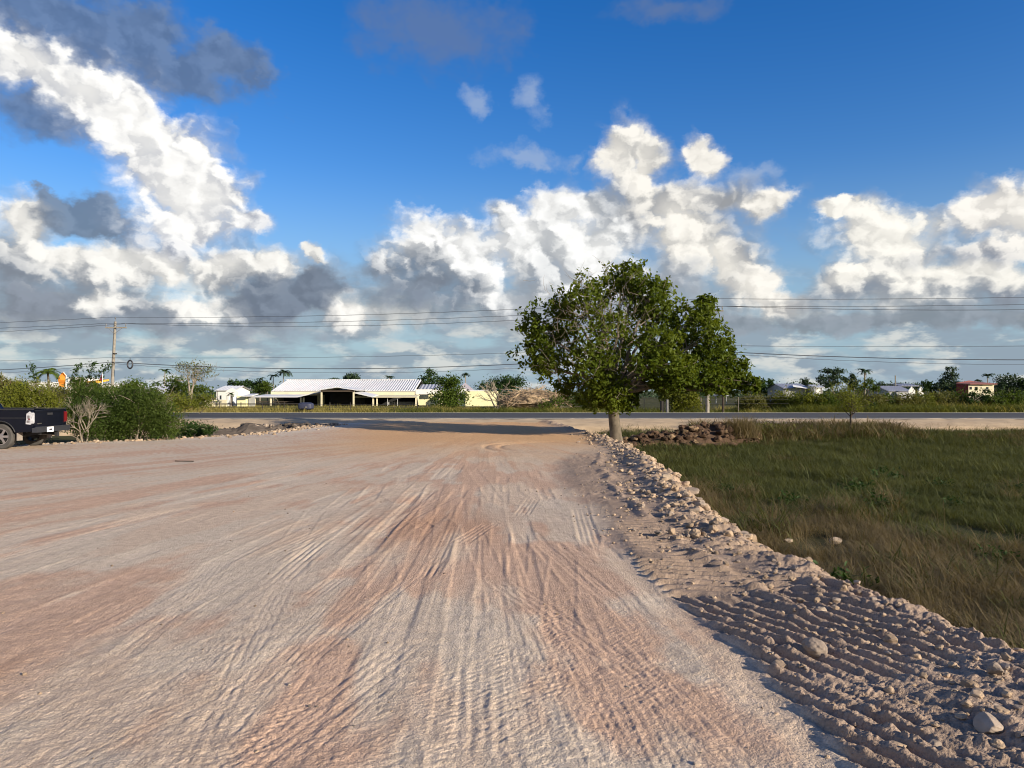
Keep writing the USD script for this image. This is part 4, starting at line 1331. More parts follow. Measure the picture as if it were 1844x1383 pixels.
    obj('side_shed', wall(X(828, D2 + 1), X(838, D2 + 1), D2 + 1, -.8, Z(699, D2 + 1), 2.0), WHITE_WALL, t)


def small_house(name, label, D, x0, x1, py_eave, py_ridge, py_base, roof, wallm, depth=6.0, front_gable=None, extra=None, group=None, win=()):
    t = thing(name, label, 'house', group=group)
    a, b = X(x0, D), X(x1, D)
    ze, zr, g = Z(py_eave, D), Z(py_ridge, D + depth / 2), min(Z(py_base, D), gz((a + b) / 2, D))
    obj('roof', corrugated(a, b, D - .3, ze - .02, D + depth / 2, zr, .5, .05), roof, t)
    obj('roof', corrugated(a, b, D + depth + .3, ze - .02, D + depth / 2 + .02, zr, .5, .05), roof, t)
    obj('wall', wall(a + .3, b - .3, D, g, ze - .12, .2), wallm, t)
    obj('wall', wall(a + .3, b - .3, D + depth - .2, g, ze - .12, .2), wallm, t)
    for xx in (a + .4, b - .4):
        m = gable_wall(0, depth, 0, g, ze - .14, zr - .12)
        m.apply_transform(trimesh.transformations.rotation_matrix(PI / 2, [0, 0, 1]))
        m.apply_translation([xx, D, 0])
        obj('gable', m, wallm, t)
    for px0, px1, p0, p1 in win:
        obj('window', wall(X(px0, D), X(px1, D), D - .03, Z(p1, D), Z(p0, D), .05), GLASS_DARK, t)
    return t


def village():
    # left of the half bare tree
    t = thing('white_hip_house', 'white house with two tiers of white roof left of the half bare tree', 'house')
    D = 104.0
    def tier(p0, p1, q0, q1, pe, pr, d0, dep):
        return slab([(X(p0, D + d0), D + d0, Z(pe, D + d0)), (X(p1, D + d0), D + d0, Z(pe, D + d0)), (X(q1, D + d0 + dep), D + d0 + dep, Z(pr, D + d0 + dep)), (X(q0, D + d0 + dep), D + d0 + dep, Z(pr, D + d0 + dep))], .12)
    obj('lower_roof', tier(248, 305, 270, 305, 711.5, 704, 0, 4), WHITE_ROOF, t)
    obj('upper_roof', tier(271, 306, 282, 304, 702, 694.5, 4.1, 4), WHITE_ROOF, t)
    obj('upper_wall', wall(X(275, D + 4.2), X(304, D + 4.2), D + 4.4, Z(704.5, D + 4.2), Z(702.2, D + 4.2), .2), GREY_WALL, t)
    obj('wall', wall(X(256, D + 2), X(304, D + 2), D + 2, -.8, Z(711, D) - .1, .2), GREY_WALL, t)
    for px in (252, 284, 295, 302.5):
        obj('post', box(X(px, D + .3), D + .3, (Z(711.3, D) - .9) / 2, .24, .24, Z(711.3, D) + .6), WHITE_WALL, t)
    D = 112.0
    t = small_house('white_gable_house', 'small white house with white gable porch right of the half bare tree', D, 387, 424, 702.5, 695, 724, WHITE_ROOF, WHITE_WALL, 7, win=((396, 399, 712, 719),))
    obj('porch_gable', gable_wall(X(405, D - 3), X(429, D - 3), D - 3, Z(712, D - 3), Z(706, D - 3), Z(698.5, D - 3), .3), WHITE_WALL, t)
    for px in (406, 411, 427):
        obj('porch_post', box(X(px, D - 3), D - 2.85, (Z(712, D - 3) - .85) / 2, .28, .28, Z(712, D - 3) + .85), WHITE_WALL, t)
    D = 108.0
    t = thing('yellow_shed', 'pale yellow shed with small white roofs beside the white gable house', 'shed')
    obj('wall', wall(X(427, D), X(443, D), D, -.8, Z(713.5, D), 3), PALE_YELLOW, t)
    obj('roof', slab([(X(440, D), D - 1, Z(712.5, D)), (X(457, D), D - 1, Z(712.5, D)), (X(457, D), D + 2, Z(709, D)), (X(443, D), D + 2, Z(709, D))], .12), WHITE_ROOF, t)
    obj('wall', wall(X(445, D), X(456, D), D + .6, -.8, Z(713, D) - .1, .2), GREY_WALL, t)
    # boundary wall in front of it
    t = thing('garden_wall', 'low white garden wall in front of the white gable house', 'wall')
    obj('wall', wall(X(368, 104), X(408, 104), 104, -.9, Z(720, 104), .2), CREAM, t)
    # white premises behind the scrub on the far left
    D = 92.0
    for k, (a, b, p0, lab) in enumerate(((52, 68, 689, 'white building corner showing over scrub at far left'), (122, 135, 681, 'white building end beside the orange banner'), (171, 212, 692, 'white building top showing over scrub just left of the utility pole'))):
        t = thing('white_building', lab, 'building')
        obj('wall', box((X(a, D) + X(b, D)) / 2, D + 3, (Z(p0, D) - 1) / 2, X(b, D) - X(a, D), 6, Z(p0, D) + 1), WHITE_WALL, t)
        obj('roof', box((X(a, D) + X(b, D)) / 2, D + 3, Z(p0, D) + .06, X(b, D) - X(a, D) + .3, 6.3, .12), WHITE_ROOF, t)
        if k == 2:
            obj('window', wall(X(180, D), X(186, D), D - .03, Z(700, D), Z(696, D), .05), GLASS_DARK, t)
    t = thing('amber_awning', 'yellow orange awning above the white building near the utility pole', 'awning')
    D = 88.0
    obj('canopy', slab([(X(161, D), D - 1, Z(687.5, D)), (X(184, D), D - 1, Z(687.5, D)), (X(184, D), D + 1.5, Z(682.5, D)), (X(166, D), D + 1.5, Z(683.5, D))], .2), AMBER, t)
    for px in (163, 183):
        obj('post', tube([(X(px, D), D, -.8), (X(px, D), D, Z(685, D))], .05, 6), WHITE_WALL, t)
    t = thing('pennant', 'dark red pennant on a white pole beside the yellow awning', 'flag')
    p0, p1 = atd(185.5, 704, 86), atd(184.0, 671, 86)
    obj('pole', tube([p0 - [0, 0, 2], p1], .05, 6), WHITE_WALL, t)
    obj('cloth', slab([p1, p1 + [.1, 0, -1.0], p1 + [-.42, .1, -.95]], .03), RED_CLOTH, t)
    t = thing('orange_banner', 'tall orange feather banner standing among the scrub at left', 'banner')
    D = 80.0
    zz = np.linspace(0, 1, 9)
    px = np.interp(zz, [0, .3, .8, 1], [106, 105, 106, 111])
    px2 = np.interp(zz, [0, .3, .8, 1], [115, 117, 118, 113])
    py = np.interp(zz, [0, 1], [697, 671])
    yy = D + .12 * np.sin(zz * 9)
    V = np.vstack([[(X(a, D), y_, Z(c, D)) for a, c, y_ in zip(px, py, yy)], [(X(a, D), y_ + .1, Z(c, D)) for a, c, y_ in zip(px2, py, yy)]])
    i = np.arange(8)
    m = trimesh.Trimesh(np.vstack([V, V + [0, .03, 0]]), np.vstack([np.stack([i, i + 9, i + 10], 1), np.stack([i, i + 10, i + 1], 1), np.stack([18 + i, 28 + i, 27 + i], 1), np.stack([18 + i, 19 + i, 28 + i], 1)]), process=False)
    obj('cloth', m, ORANGE, t)
    obj('pole', tube([atd(118, 735, D), atd(118, 700, D), atd(119, 676, D), atd(114, 670, D)], .04, 6), WHITE_WALL, t)
    # right hand side
    D = 128.0
    t = small_house('grey_house', 'grey house with a shallow gable behind the brush right of the big tree', D, 1409, 1458, 698.5, 691, 714, GREY_ROOF, GREY_WALL, 8)
    obj('lit_roof_edge', slab([(X(1428, D - 1), D - 1, Z(695.5, D)), (X(1455, D - 1), D - 1, Z(699, D)), (X(1455, D + 1.5), D + 1.5, Z(697.5, D)), (X(1428, D + 1.5), D + 1.5, Z(692.5, D))], .1), WHITE_ROOF, t)
    small_house('white_cottage', 'small white cottage left of the umbrella shaped tree', 126, 1465, 1484, 697, 693, 712, WHITE_ROOF, WHITE_WALL, 5)
    D = 150.0
    t = small_house('grey_roof_house', 'long grey roofed house with white end walls near the thin far pole', D, 1598, 1641, 704, 695, 714, GREY_ROOF, GREY_WALL, 9)
    obj('end_wall', gable_wall(X(1636, D - 2), X(1648, D - 2), D - 2, -1, Z(703, D), Z(696, D), .3), WHITE_WALL, t)
    obj('end_wall', gable_wall(X(1654, D + 1), X(1663, D + 1), D + 1, -1, Z(703, D), Z(696, D), .3), WHITE_WALL, t)
    obj('rear_roof', corrugated(X(1622, D + 10), X(1656, D + 10), D + 10, Z(695, D + 10), D + 14, Z(691, D + 14), .6, .06), GREY_ROOF, t)
    D = 132.0
    t = thing('red_and_cream_house', 'cream house with a dark red end wall and red roof at far right', 'house')
    g = -.9
    xa, xb, xc = X(1728, D + 2), X(1744, D), X(1790, D)
    zt = Z(692, D)
    obj('front_wall', wall(xb, xc, D, g, zt, .25), CREAM, t)
    obj('red_wall', slab([(xa, D + 3, zt + .1), (xb - .02, D, zt - .05), (xb - .02, D, zt - .06), (xa, D + 3, zt + .09)], zt - g), RED_WALL, t)
    obj('roof', slab([(xa - .1, D + 3, zt + .24), (xb, D - .5, zt + .10), (xc + .3, D - .5, zt + .10), (xc, D + 5, zt + .55), (X(1745, D + 5), D + 5, zt + .75)], .12), RED_ROOF, t)
    for px0, px1, p0, p1 in ((1746, 1750, 696.5, 701.5), (1755.5, 1760.5, 696.5, 701), (1776, 1780, 697, 701)):
        obj('window', wall(X(px0, D), X(px1, D), D - .04, Z(p1, D), Z(p0, D), .05), GLASS_DARK, t)
    obj('eave_band', wall(X(1768, D), xc, D - .3, zt - .15, zt + .02, .2), PALE_YELLOW, t)
    D = 140.0
    t = thing('white_shelter', 'small white curved shelter roof seen between the pole and the thin dark post', 'shelter')
    obj('roof', slab([(X(1290, D), D, Z(712, D)), (X(1297, D), D, Z(709.5, D)), (X(1306, D), D, Z(709.5, D)), (X(1313, D), D, Z(712, D)), (X(1313, D), D + 3, Z(711, D)), (X(1290, D), D + 3, Z(711, D))], .12), WHITE_ROOF, t)
    for px in (1292, 1311):
        obj('post', tube([(X(px, D), D + 1, -1), (X(px, D), D + 1, Z(712.2, D))], .08, 6), GREY_WALL, t)


# ------------------------------------------------------------------ fences, posts, poles, wires
POLE_WOOD = mat_plain('pole_wood', (.215, .195, .165), .9, var=.25, scale=4.0, bump=.3, spec=.15)
WIRE = mat_plain('wire', (.035, .035, .04), .6, var=.1)
STEEL = mat_plain('galvanised', (.16, .155, .15), .7, var=.25, metallic=.2)


def fences():
    D = 60.5
    t = thing('rail_fence', 'dark post and wire fence along the far verge in front of the long hall', 'fence')
    for px in (356, 395, 434, 473, 512, 553, 594, 631, 670, 710, 752):
        g = gz(X(px, D), D)
        obj('post', tube([(X(px, D), D, g - .1), (X(px, D), D, Z(724.5, D))], .035, 6), BLACK_WOOD, t)
    for py in (728.2, 733.5, 738):
        obj('wire', tube([(X(356, D), D + .03, Z(py, D)), (X(752, D), D + .03, Z(py, D))], .012, 4), WIRE, t)
    obj('top_rail', tube([(X(385, D), D, Z(727.3, D)), (X(545, D), D, Z(727.3, D))], .045, 6), BLACK_WOOD, t)
    t = thing('wire_fence', 'thin post and wire fence behind the big tree on the far verge', 'fence')
    D = 60.0
    for px in (1160, 1215, 1262, 1330):
        g = gz(X(px, D), D)
        obj('post', tube([(X(px, D), D, g - .1), (X(px, D), D, Z(715, D))], .03, 6), PALE_BARK, t)
    for py in (714.6, 720, 726):
        obj('wire', tube([(X(1120, D), D + .03, Z(py, D)), (X(1420, D), D + .03, Z(py, D))], .005, 4), STEEL, t)
    def post(name, label, px, top, base_py, r, D, mat, c):
        p = obj(name, tube([(X(px, D), D, gz(X(px, D), D) - .2), (X(px, D), D, Z(top, D))], [r, r * .9], 8), mat)
        tag(stage.GetPrimAtPath(p), label, c)
    post('concrete_post', 'short grey concrete post in front of the yellow green shrub behind the tree', 1201.5, 719.5, 743, .10, 58.0, STEEL, 'post')
    post('wooden_post', 'thin dark wooden post right of the utility pole behind the tree', 1302, 690, 742, .09, 58.5, DARK_WOOD, 'post')
    post('tree_stump', 'blackened stump beside the short grey concrete post', 1192, 722, 742, .16, 58.2, BLACK_WOOD, 'stump')
    post('distant_pole', 'thin distant pole standing over the grey roofed house at right', 1612.5, 676, 706, .14, 160.0, POLE_WOOD, 'pole')
    # dark blue sheeted cart on the verge
    D = 59.4
    t = thing('covered_cart', 'dark blue sheet covered cart standing in the grass by the fence', 'cart')
    x0, x1 = X(538, D), X(564, D)
    g = gz(x0, D)
    b = trimesh.creation.icosphere(3, 1.0)
    v = np.array(b.vertices)
    v = np.sign(v) * np.abs(v) ** .55
    v = v * [(x1 - x0) / 2, .5, .30] * (1 + .12 * (meshkit.fbm(v * 2.2 + 3, 3) - .5))[:, None]
    obj('cover', trimesh.Trimesh(v + [(x0 + x1) / 2, D, Z(731.5, D)], b.faces, process=False), NAVY, t, smooth=40)
    for k, xx in enumerate((x0 + .3, x1 - .3)):
        for yy in (-.4, .4):
            w = trimesh.creation.cylinder(.2, .1, sections=16)
            w.apply_transform(trimesh.transformations.rotation_matrix(PI / 2, [1, 0, 0]))
            w.apply_translation([xx, D + yy, g + .2])
            obj('wheel', w, BLACK_WOOD, t)
    obj('frame', box((x0 + x1) / 2, D, g + .35, x1 - x0 - .1, .8, .1), BLACK_WOOD, t)
    obj('panel', box(X(554.5, D), D - .52, Z(733, D), .16, .02, .10), STEEL, t)


POLES = [np.array([-86.0, 75.0]), np.array([X(207, 66), 66.0]), np.array([X(1276, 57), 57.0]), np.array([65.5, 48.3]), np.array([117.0, 40.0])]
POLE_TOP = [8.1, Z(579, 66), Z(547, 57), 8.7, 8.7]


def utilities():
    labels = {1: 'weathered utility pole with bare crossarm left of the road behind scrub', 2: 'utility pole standing behind the crown of the big tree'}
    lines = PI * 0
    for k in (1, 2):
        (x, y), zt = POLES[k], POLE_TOP[k]
        g = gz(x, y)
        t = thing('utility_pole', labels[k], 'utility pole')
        lean = .35 if k == 1 else .1
        obj('shaft', tube([(x - lean, y, g - .3), (x - lean * .5, y, (g + zt) / 2), (x, y, zt)], [.155, .135, .11], 10), POLE_WOOD, t, smooth=50)
        a = zt - .55
        obj('crossarm', box(x + .15, y - .17, a, 1.9, .09, .11), POLE_WOOD, t)
        obj('crossarm_brace', tube([(x - .5, y - .19, a - .05), (x, y - .16, a - .55)], .018, 5), STEEL, t)
        obj('crossarm_brace', tube([(x + .7, y - .19, a - .05), (x, y - .16, a - .55)], .018, 5), STEEL, t)
        for dx in (-.72, 1.02):
            obj('insulator', tube([(x + dx, y - .17, a + .05), (x + dx, y - .17, a + .16), (x + dx, y - .17, a + .20), (x + dx, y - .17, a + .34)], [.02, .02, .055, .03], 7), STEEL, t)
        obj('insulator', tube([(x, y, zt), (x, y, zt + .2), (x, y, zt + .24), (x, y, zt + .38)], [.02, .02, .055, .03], 7), STEEL, t)
        obj('bolt_band', tube([(x - .02, y, zt - 2.9), (x - .02, y, zt - 2.8)], [.17, .17], 10), BLACK_WOOD, t)
    runs = [('topmost overhead wire crossing the sky above the road', [z + .38 for z in POLE_TOP], .45, 0.0, .016),
            ('left arm overhead wire just under the topmost one', [z - .18 for z in POLE_TOP], .42, -.72, .016),
            ('right arm overhead wire, lowest of the upper three', [z - .20 for z in POLE_TOP], .75, 1.02, .016),
            ('thin telephone wire strung halfway up the utility poles', [z - 3.2 for z in POLE_TOP], .35, -.15, .014),
            ('thick black telephone cable sagging lower across the picture', [z - 3.6 for z in POLE_TOP], .95, -.15, .028),
            ('lowest thin cable below the thick telephone cable', [z - 3.75 for z in POLE_TOP], 1.15, .15, .013)]
    for lab, zs, sag, dx, r in runs:
        pts = []
        for (a, b, z0, z1) in zip(POLES[:-1], POLES[1:], zs[:-1], zs[1:]):
            s = np.linspace(0, 1, 25)[:-1]
            p = a + (b - a) * s[:, None]
            pts.append(np.column_stack([p[:, 0] + dx, p[:, 1] - .17, z0 + (z1 - z0) * s - sag * 4 * s * (1 - s)]))
        p = obj('overhead_wire', tube(np.vstack(pts), r, 5), WIRE)
        tag(stage.GetPrimAtPath(p), lab, 'wire')
    # coil of spare cable hanging from the telephone cable
    c = atd(234, 656.3, 64.6)
    m = trimesh.creation.torus(.29, .062, 28, 8)
    m.apply_transform(trimesh.transformations.scale_matrix(1.18, [0, 0, 0], [1, 0, 0]))
    m.apply_transform(trimesh.transformations.rotation_matrix(PI / 2, [0, 1, 0]))
    m.apply_transform(trimesh.transformations.rotation_matrix(PI / 2 - .35, [0, 0, 1]))
    m.apply_translation(c)
    t = thing('cable_coil', 'black coil of spare cable hanging on the telephone line right of the pole', 'cable coil')
    obj('coil', m, WIRE, t, smooth=40)
    obj('tie', tube([c + [0, 0, .33], c + [0, 0, .62]], .02, 5), WIRE, t)


# ------------------------------------------------------------------ the pickup
PAINT_BLACK = mat_plain('black_paint', (.004, .005, .010), .22, var=.1, spec=.22, coat_weight=.1, coat_roughness=.08)
TRIM = mat_plain('black_plastic', (.022, .022, .024), .6, var=.2, scale=9)
CHROME = mat_plain('chrome', (.75, .76, .78), .12, metallic=1.0, var=.03)
DULL_METAL = mat_plain('bumper_steel', (.10, .105, .12), .35, metallic=.8, var=.1)
RUBBER = mat_plain('dusty_tyre', (.060, .055, .050), .9, var=.3, scale=5)
LAMP_CLEAR = mat_plain('clear_lamp', (.40, .40, .42), .12, var=.35, scale=14, spec=.7)
LAMP_RED = mat_plain('red_lamp', (.12, .008, .010), .2, spec=.6)
PLATE = mat_plain('white_plate', (.80, .80, .80), .5, var=.03)
PLATE_INK = mat_plain('plate_ink', (.05, .05, .06), .6)
TRUCK_GLASS = mat_plain('truck_glass', (.010, .014, .020), .04, spec=.7)
DUST = mat_plain('dusty_wheel_lining', (.22, .19, .165), .95, var=.3, scale=6)


def prism(profile, y0, y1, bevel=.0):
    """profile in x-z extruded along y"""
    from shapely.geometry import Polygon
    P = Polygon(profile)
    m = trimesh.creation.extrude_polygon(P, y1 - y0, engine='earcut')
    v = np.array(m.vertices)
    m = trimesh.Trimesh(np.column_stack([v[:, 0], y1 - v[:, 2], v[:, 1]]), m.faces, process=False)
    m.fix_normals()
    return m


def pickup():
    yn = 23.5                                         # near side of the truck
    xt = X(56.5, yn)                                  # its tail; it heads to the left
    gx, gzv = xt - 1.0, surf(xt, yn)
    t = thing('pickup_truck', 'black pickup truck parked at the left edge with its tailgate to the yard', 'pickup truck', (xt, yn, gzv))
    W = 1.86
    def arch(cx, r, n=14, a0=PI, a1=0):
        return [(cx + r * math.cos(a), .40 + r * math.sin(a)) for a in np.linspace(a0, a1, n)]
    axle = -.99
    bed = [(-2.35, .56)] + [(axle - .47, .56)] + [(axle + .47 * math.cos(a), .40 + .47 * math.sin(a)) for a in np.linspace(PI - .35, .35, 16)] + [(axle + .47, .52), (-.02, .56), (0, .62), (0, 1.20), (-.03, 1.235), (-2.35, 1.25)]
    obj('bed_side', prism(bed, .02, .12), PAINT_BLACK, t, smooth=30)
    obj('bed_side', prism(bed, W - .12, W - .02), PAINT_BLACK, t, smooth=30)
    obj('bed_rail', box(-1.17, .075, 1.262, 2.34, .13, .03), TRIM, t)
    obj('bed_rail', box(-1.17, W - .075, 1.262, 2.34, .13, .03), TRIM, t)
    obj('bed_floor', box(-1.2, W / 2, .72, 2.3, W - .26, .06), TRIM, t)
    obj('bed_front', box(-2.32, W / 2, 1.0, .06, W - .26, .5), PAINT_BLACK, t)
    # tailgate with a pressed panel and spoiler lip
    tg = obj('tailgate', cat([box(-.03, W / 2, .955, .06, W - .30, .55), box(.012, W / 2, 1.20, .03, W - .30, .06), box(.006, W / 2, .72, .02, W - .36, .05)]), PAINT_BLACK, t)
    obj('handle', box(.012, W / 2, 1.10, .03, .26, .07), TRIM, tg)
    obj('badge', box(.008, .40, .80, .012, .24, .035), CHROME, tg)
    for zz in (.675, 1.185):
        obj('tailgate_gap', box(.002, W / 2, zz, .012, W - .30, .010), TRIM, t)
    obj('dusty_lower_side', prism([(-2.35, .555), (-1.50, .555), (-1.50, .66), (-2.35, .70)], .014, .022), DUST, t)
    obj('side_moulding', box(-1.2, .018, .99, 2.2, .012, .018), TRIM, t)
    obj('wheel_arch_lip', tube([(axle + .49 * math.cos(a), .012, .40 + .49 * math.sin(a)) for a in np.linspace(PI - .3, .3, 16)], .018, 6), TRIM, t)
    obj('sill', box(-1.9, .05, .545, .85, .06, .05), DUST, t)
    # lamps at the corners
    lamp = [(-.17, .80), (-.02, .78), (.02, .84), (.02, 1.14), (-.05, 1.20), (-.15, 1.12)]
    l = obj('tail_lamp', prism(lamp, -.004, .135), LAMP_CLEAR, t, smooth=30)
    obj('lamp_reflector', box(-.075, -.006, 1.02, .07, .014, .10), CHROME, l)
    obj('lamp_reflector', box(-.085, -.006, .88, .09, .014, .07), CHROME, l)
    obj('lamp_lens', box(-.06, -.010, .955, .05, .012, .035), LAMP_RED, l)
    obj('tail_lamp', prism(lamp, W - .135, W + .004), LAMP_RED, t, smooth=30, label='red tail lamp on the far corner')
    # bumper, plate, step
    b = obj('rear_bumper', cat([box(.075, W / 2, .60, .15, W - .08, .15), box(.12, W / 2, .69, .07, W - .14, .03)]), DULL_METAL, t)
    obj('number_plate', box(.157, W / 2 - .20, .60, .012, .33, .165), PLATE, t)
    obj('plate_mark', box(.165, W / 2 - .20, .60, .006, .15, .055), PLATE_INK, t)
    obj('tow_hitch', box(.06, W / 2 + .30, .42, .10, .10, .16), TRIM, t)
    obj('chassis_rail', box(-1.2, W / 2 - .45, .50, 2.4, .10, .12), TRIM, t)
    obj('chassis_rail', box(-1.2, W / 2 + .45, .50, 2.4, .10, .12), TRIM, t)
    obj('rear_axle', tube([(axle, .2, .40), (axle, W - .2, .40)], .07, 8), TRIM, t)
    obj('mud_flap', box(axle + .52, .17, .44, .02, .26, .34), DUST, t)
    obj('mud_flap', box(axle + .52, W - .17, .44, .02, .26, .34), DUST, t)
    obj('exhaust', tube([(-.6, W - .5, .42), (.0, W - .42, .40)], .04, 8), DULL_METAL, t)
    # cab: rear wall and roof slope away out of the picture
    cab = [(-5.5, .56), (-2.37, .56), (-2.37, 1.22), (-5.5, 1.22)]
    obj('cab', prism(cab, .02, W - .02), PAINT_BLACK, t, smooth=30)
    top = [(-4.2, 1.22), (-2.00, 1.22), (-2.15, 1.42), (-2.36, 1.66), (-2.62, 1.76), (-3.7, 1.78), (-4.2, 1.60)]
    gh = obj('cab_roof', prism(top, .14, W - .14), PAINT_BLACK, t, smooth=30)
    obj('rear_window', slab([(-2.00, .32, 1.27), (-2.00, W - .32, 1.27), (-2.28, W - .36, 1.60), (-2.28, .36, 1.60)], .02), TRUCK_GLASS, t)
    obj('side_window', box(-3.1, .133, 1.47, 1.3, .012, .34), TRUCK_GLASS, t)
    for cx in (axle, axle - 3.55):
        for yy, sg in ((.14, -1), (W - .14, 1)):
            prof = np.array([(.26, -.12), (.36, -.13), (.395, -.10), (.40, -.05), (.40, .05), (.395, .10), (.36, .13), (.26, .12)])
            m = trimesh.creation.revolve(np.vstack([prof, prof[:1]]), sections=40)
            m.apply_transform(trimesh.transformations.rotation_matrix(PI / 2, [1, 0, 0]))
            m.apply_translation([cx, yy, .40])
            m.fix_normals()
            w = obj('wheel', m, RUBBER, t, smooth=40)
            rim = trimesh.creation.annulus(.235, .275, .20, sections=40)
            hub = trimesh.creation.cylinder(.075, .05, sections=20)
            parts = [rim, hub]
            hub.apply_translation([0, 0, .075])
            for k in range(6):
                s = trimesh.creation.box([.20, .075, .035])
                s.apply_translation([.155, 0, .075])
                s.apply_transform(trimesh.transformations.rotation_matrix(k * PI / 3, [0, 0, 1]))
                parts.append(s)
            disc = trimesh.creation.cylinder(.17, .03, sections=24)
            m = cat(parts)
            R = trimesh.transformations.rotation_matrix(PI / 2 * (1 if sg < 0 else -1), [1, 0, 0])
            m.apply_transform(R)
            m.apply_translation([cx, yy, .40])
            obj('rim', m, CHROME if sg < 0 else TRIM, w, smooth=30)
            disc.apply_transform(R)
            disc.apply_translation([cx, yy, .40])
            obj('brake_disc', disc, TRIM, w)
    obj('wheel_lining', prism([(axle + .485 * math.cos(a), .40 + .485 * math.sin(a)) for a in np.linspace(0, PI, 16)], .125, W - .125), TRIM, t)


# ------------------------------------------------------------------ plants that stand about
def left_scrub():
    r = np.random.default_rng(40)
    bush('dense_bush', 'large dense dark green bush with its foot on the left rim of the yard', [(235, 745, 44, 40), (275, 735, 42, 36), (215, 770, 36, 26), (262, 768, 44, 26), (300, 760, 34, 34), (245, 720, 34, 22)], 28.6, BUSH_LEAF, 22000, .085, 16, r, 792)
    bush('low_bush', 'low dark bush trailing right towards the road from the dense bush', [(330, 775, 30, 14), (355, 776, 26, 12), (300, 780, 24, 12), (380, 774, 14, 8)], 31.0, DARK_LEAF, 7000, .085, 8, r, 788)
    bush('leafy_shrub', 'mid green shrub right behind the pickup tailgate', [(185, 735, 36, 34), (165, 765, 30, 24), (150, 715, 26, 22), (195, 775, 28, 18)], 28.0, BUSH_LEAF, 12000, .08, 14, r, 792)
    bush('yellow_shrub', 'yellow green shrub standing behind the pickup bed', [(40, 715, 38, 28), (75, 725, 30, 26), (20, 735, 36, 26), (95, 740, 26, 22), (55, 745, 40, 20)], 30.5, YEL_LEAF, 14000, .09, 10, r, 780)
    bush('olive_shrub', 'olive coloured shrub under the small palm at left', [(90, 712, 26, 22), (120, 718, 26, 20), (110, 740, 28, 20), (140, 735, 22, 22)], 33.0, OLIVE_LEAF, 10000, .09, 12, r, 775)
    bush('tall_scrub', 'tall green scrub on the skyline between the palm and the utility pole', [(150, 700, 24, 16), (175, 708, 26, 16), (200, 712, 22, 14), (140, 690, 16, 10)], 40.0, MID_LEAF, 6500, .12, 8, r, 760)
    bush('edge_scrub', 'pale leaved scrub on the skyline at the left edge', [(10, 700, 18, 16), (35, 698, 16, 12), (-8, 690, 18, 16)], 38.0, OLIVE_LEAF, 4000, .11, 8, r, 760, bark=DEAD_WOOD)
    bush('skyline_bush', 'round bush on the skyline right of the utility pole', [(245, 700, 26, 14), (222, 706, 18, 12), (270, 712, 24, 12), (240, 716, 30, 12)], 44.0, MID_LEAF, 6000, .13, 8, r, 755)
    bush('verge_bush', 'rounded yellow green bush in front of the two tier white house', [(300, 722, 34, 14), (335, 725, 30, 14), (275, 728, 30, 14), (365, 722, 18, 12)], 50.0, YEL_LEAF, 6000, .14, 8, r, 748)
    palm('small palm with a thin pale trunk rising from the scrub behind the pickup', 86, 672, 24, 36.0, 745, .3, 13, thick=2.2, leaf=MID_LEAF)
    def spray(px0, py0, px1, py1, D, lab):
        t = thing('leaning_branch', lab, 'branch')
        rr = np.random.default_rng(px1)
        a, b = atd(px0, py0, D), atd(px1, py1, D)
        p = curve(a, b, rr, .06, 8, .05)
        obj('stem', tube(p, np.linspace(.022, .006, 8), 5), DARK_WOOD, t)
        cs = np.vstack([p[-1 - k // 3] + rr.normal(0, .09, (9, 3)) for k in range(12)])
        obj('leaves', leaves_mesh(rr, cs, .17, .35, .2), DARK_LEAF, t)
    spray(140, 720, 196, 659, 36, 'long dark branch leaning right against the sky left of the pole')
    spray(115, 720, 143, 657, 35, 'dark leafy branch tip standing against the sky beside the orange banner')
    spray(150, 715, 168, 655, 37, 'thin upright branch between the orange banner and the yellow awning')
    spray(75, 730, 56, 660, 35, 'ragged dark branch standing against the sky left of the small palm')
    spray(30, 735, 42, 690, 34, 'short dark twig leaning over the yellow shrub at far left')
    rr = np.random.default_rng(4)
    bare_tree('dead_shrub', 'bare grey branched dead shrub sprawling right of the pickup tailgate', 150, 795, 27.0, 150, 700, rr, PALE_BARK, 4, 1.4, .45, 'dead shrub', 3, 3)
    bush('sparse_shrub', 'sparse olive shrub mixed into the dead grey branches beside the pickup tailgate', [(150, 755, 26, 26), (135, 735, 20, 18), (168, 775, 22, 16)], 27.3, BUSH_LEAF, 4500, .075, 6, np.random.default_rng(51), 795)
    bare_tree('bare_sapling', 'thin bare pale sapling standing behind the pickup bed', 88, 790, 31.0, 60, 690, rr, PALE_BARK, 3, 1.6, 0, 'dead shrub', 3, 2)
    # a stick lying on the yard
    p = at(333, 831)
    m = tube(curve(p + [-.25, 0, surf(p[0], p[1]) + .03], p + [.28, -.1, surf(p[0], p[1]) + .03], rr, .05, 5), .014, 5)
    tag(stage.GetPrimAtPath(obj('stick', m, DARK_WOOD)), 'short dark stick lying on the pale yard left of the middle', 'stick')


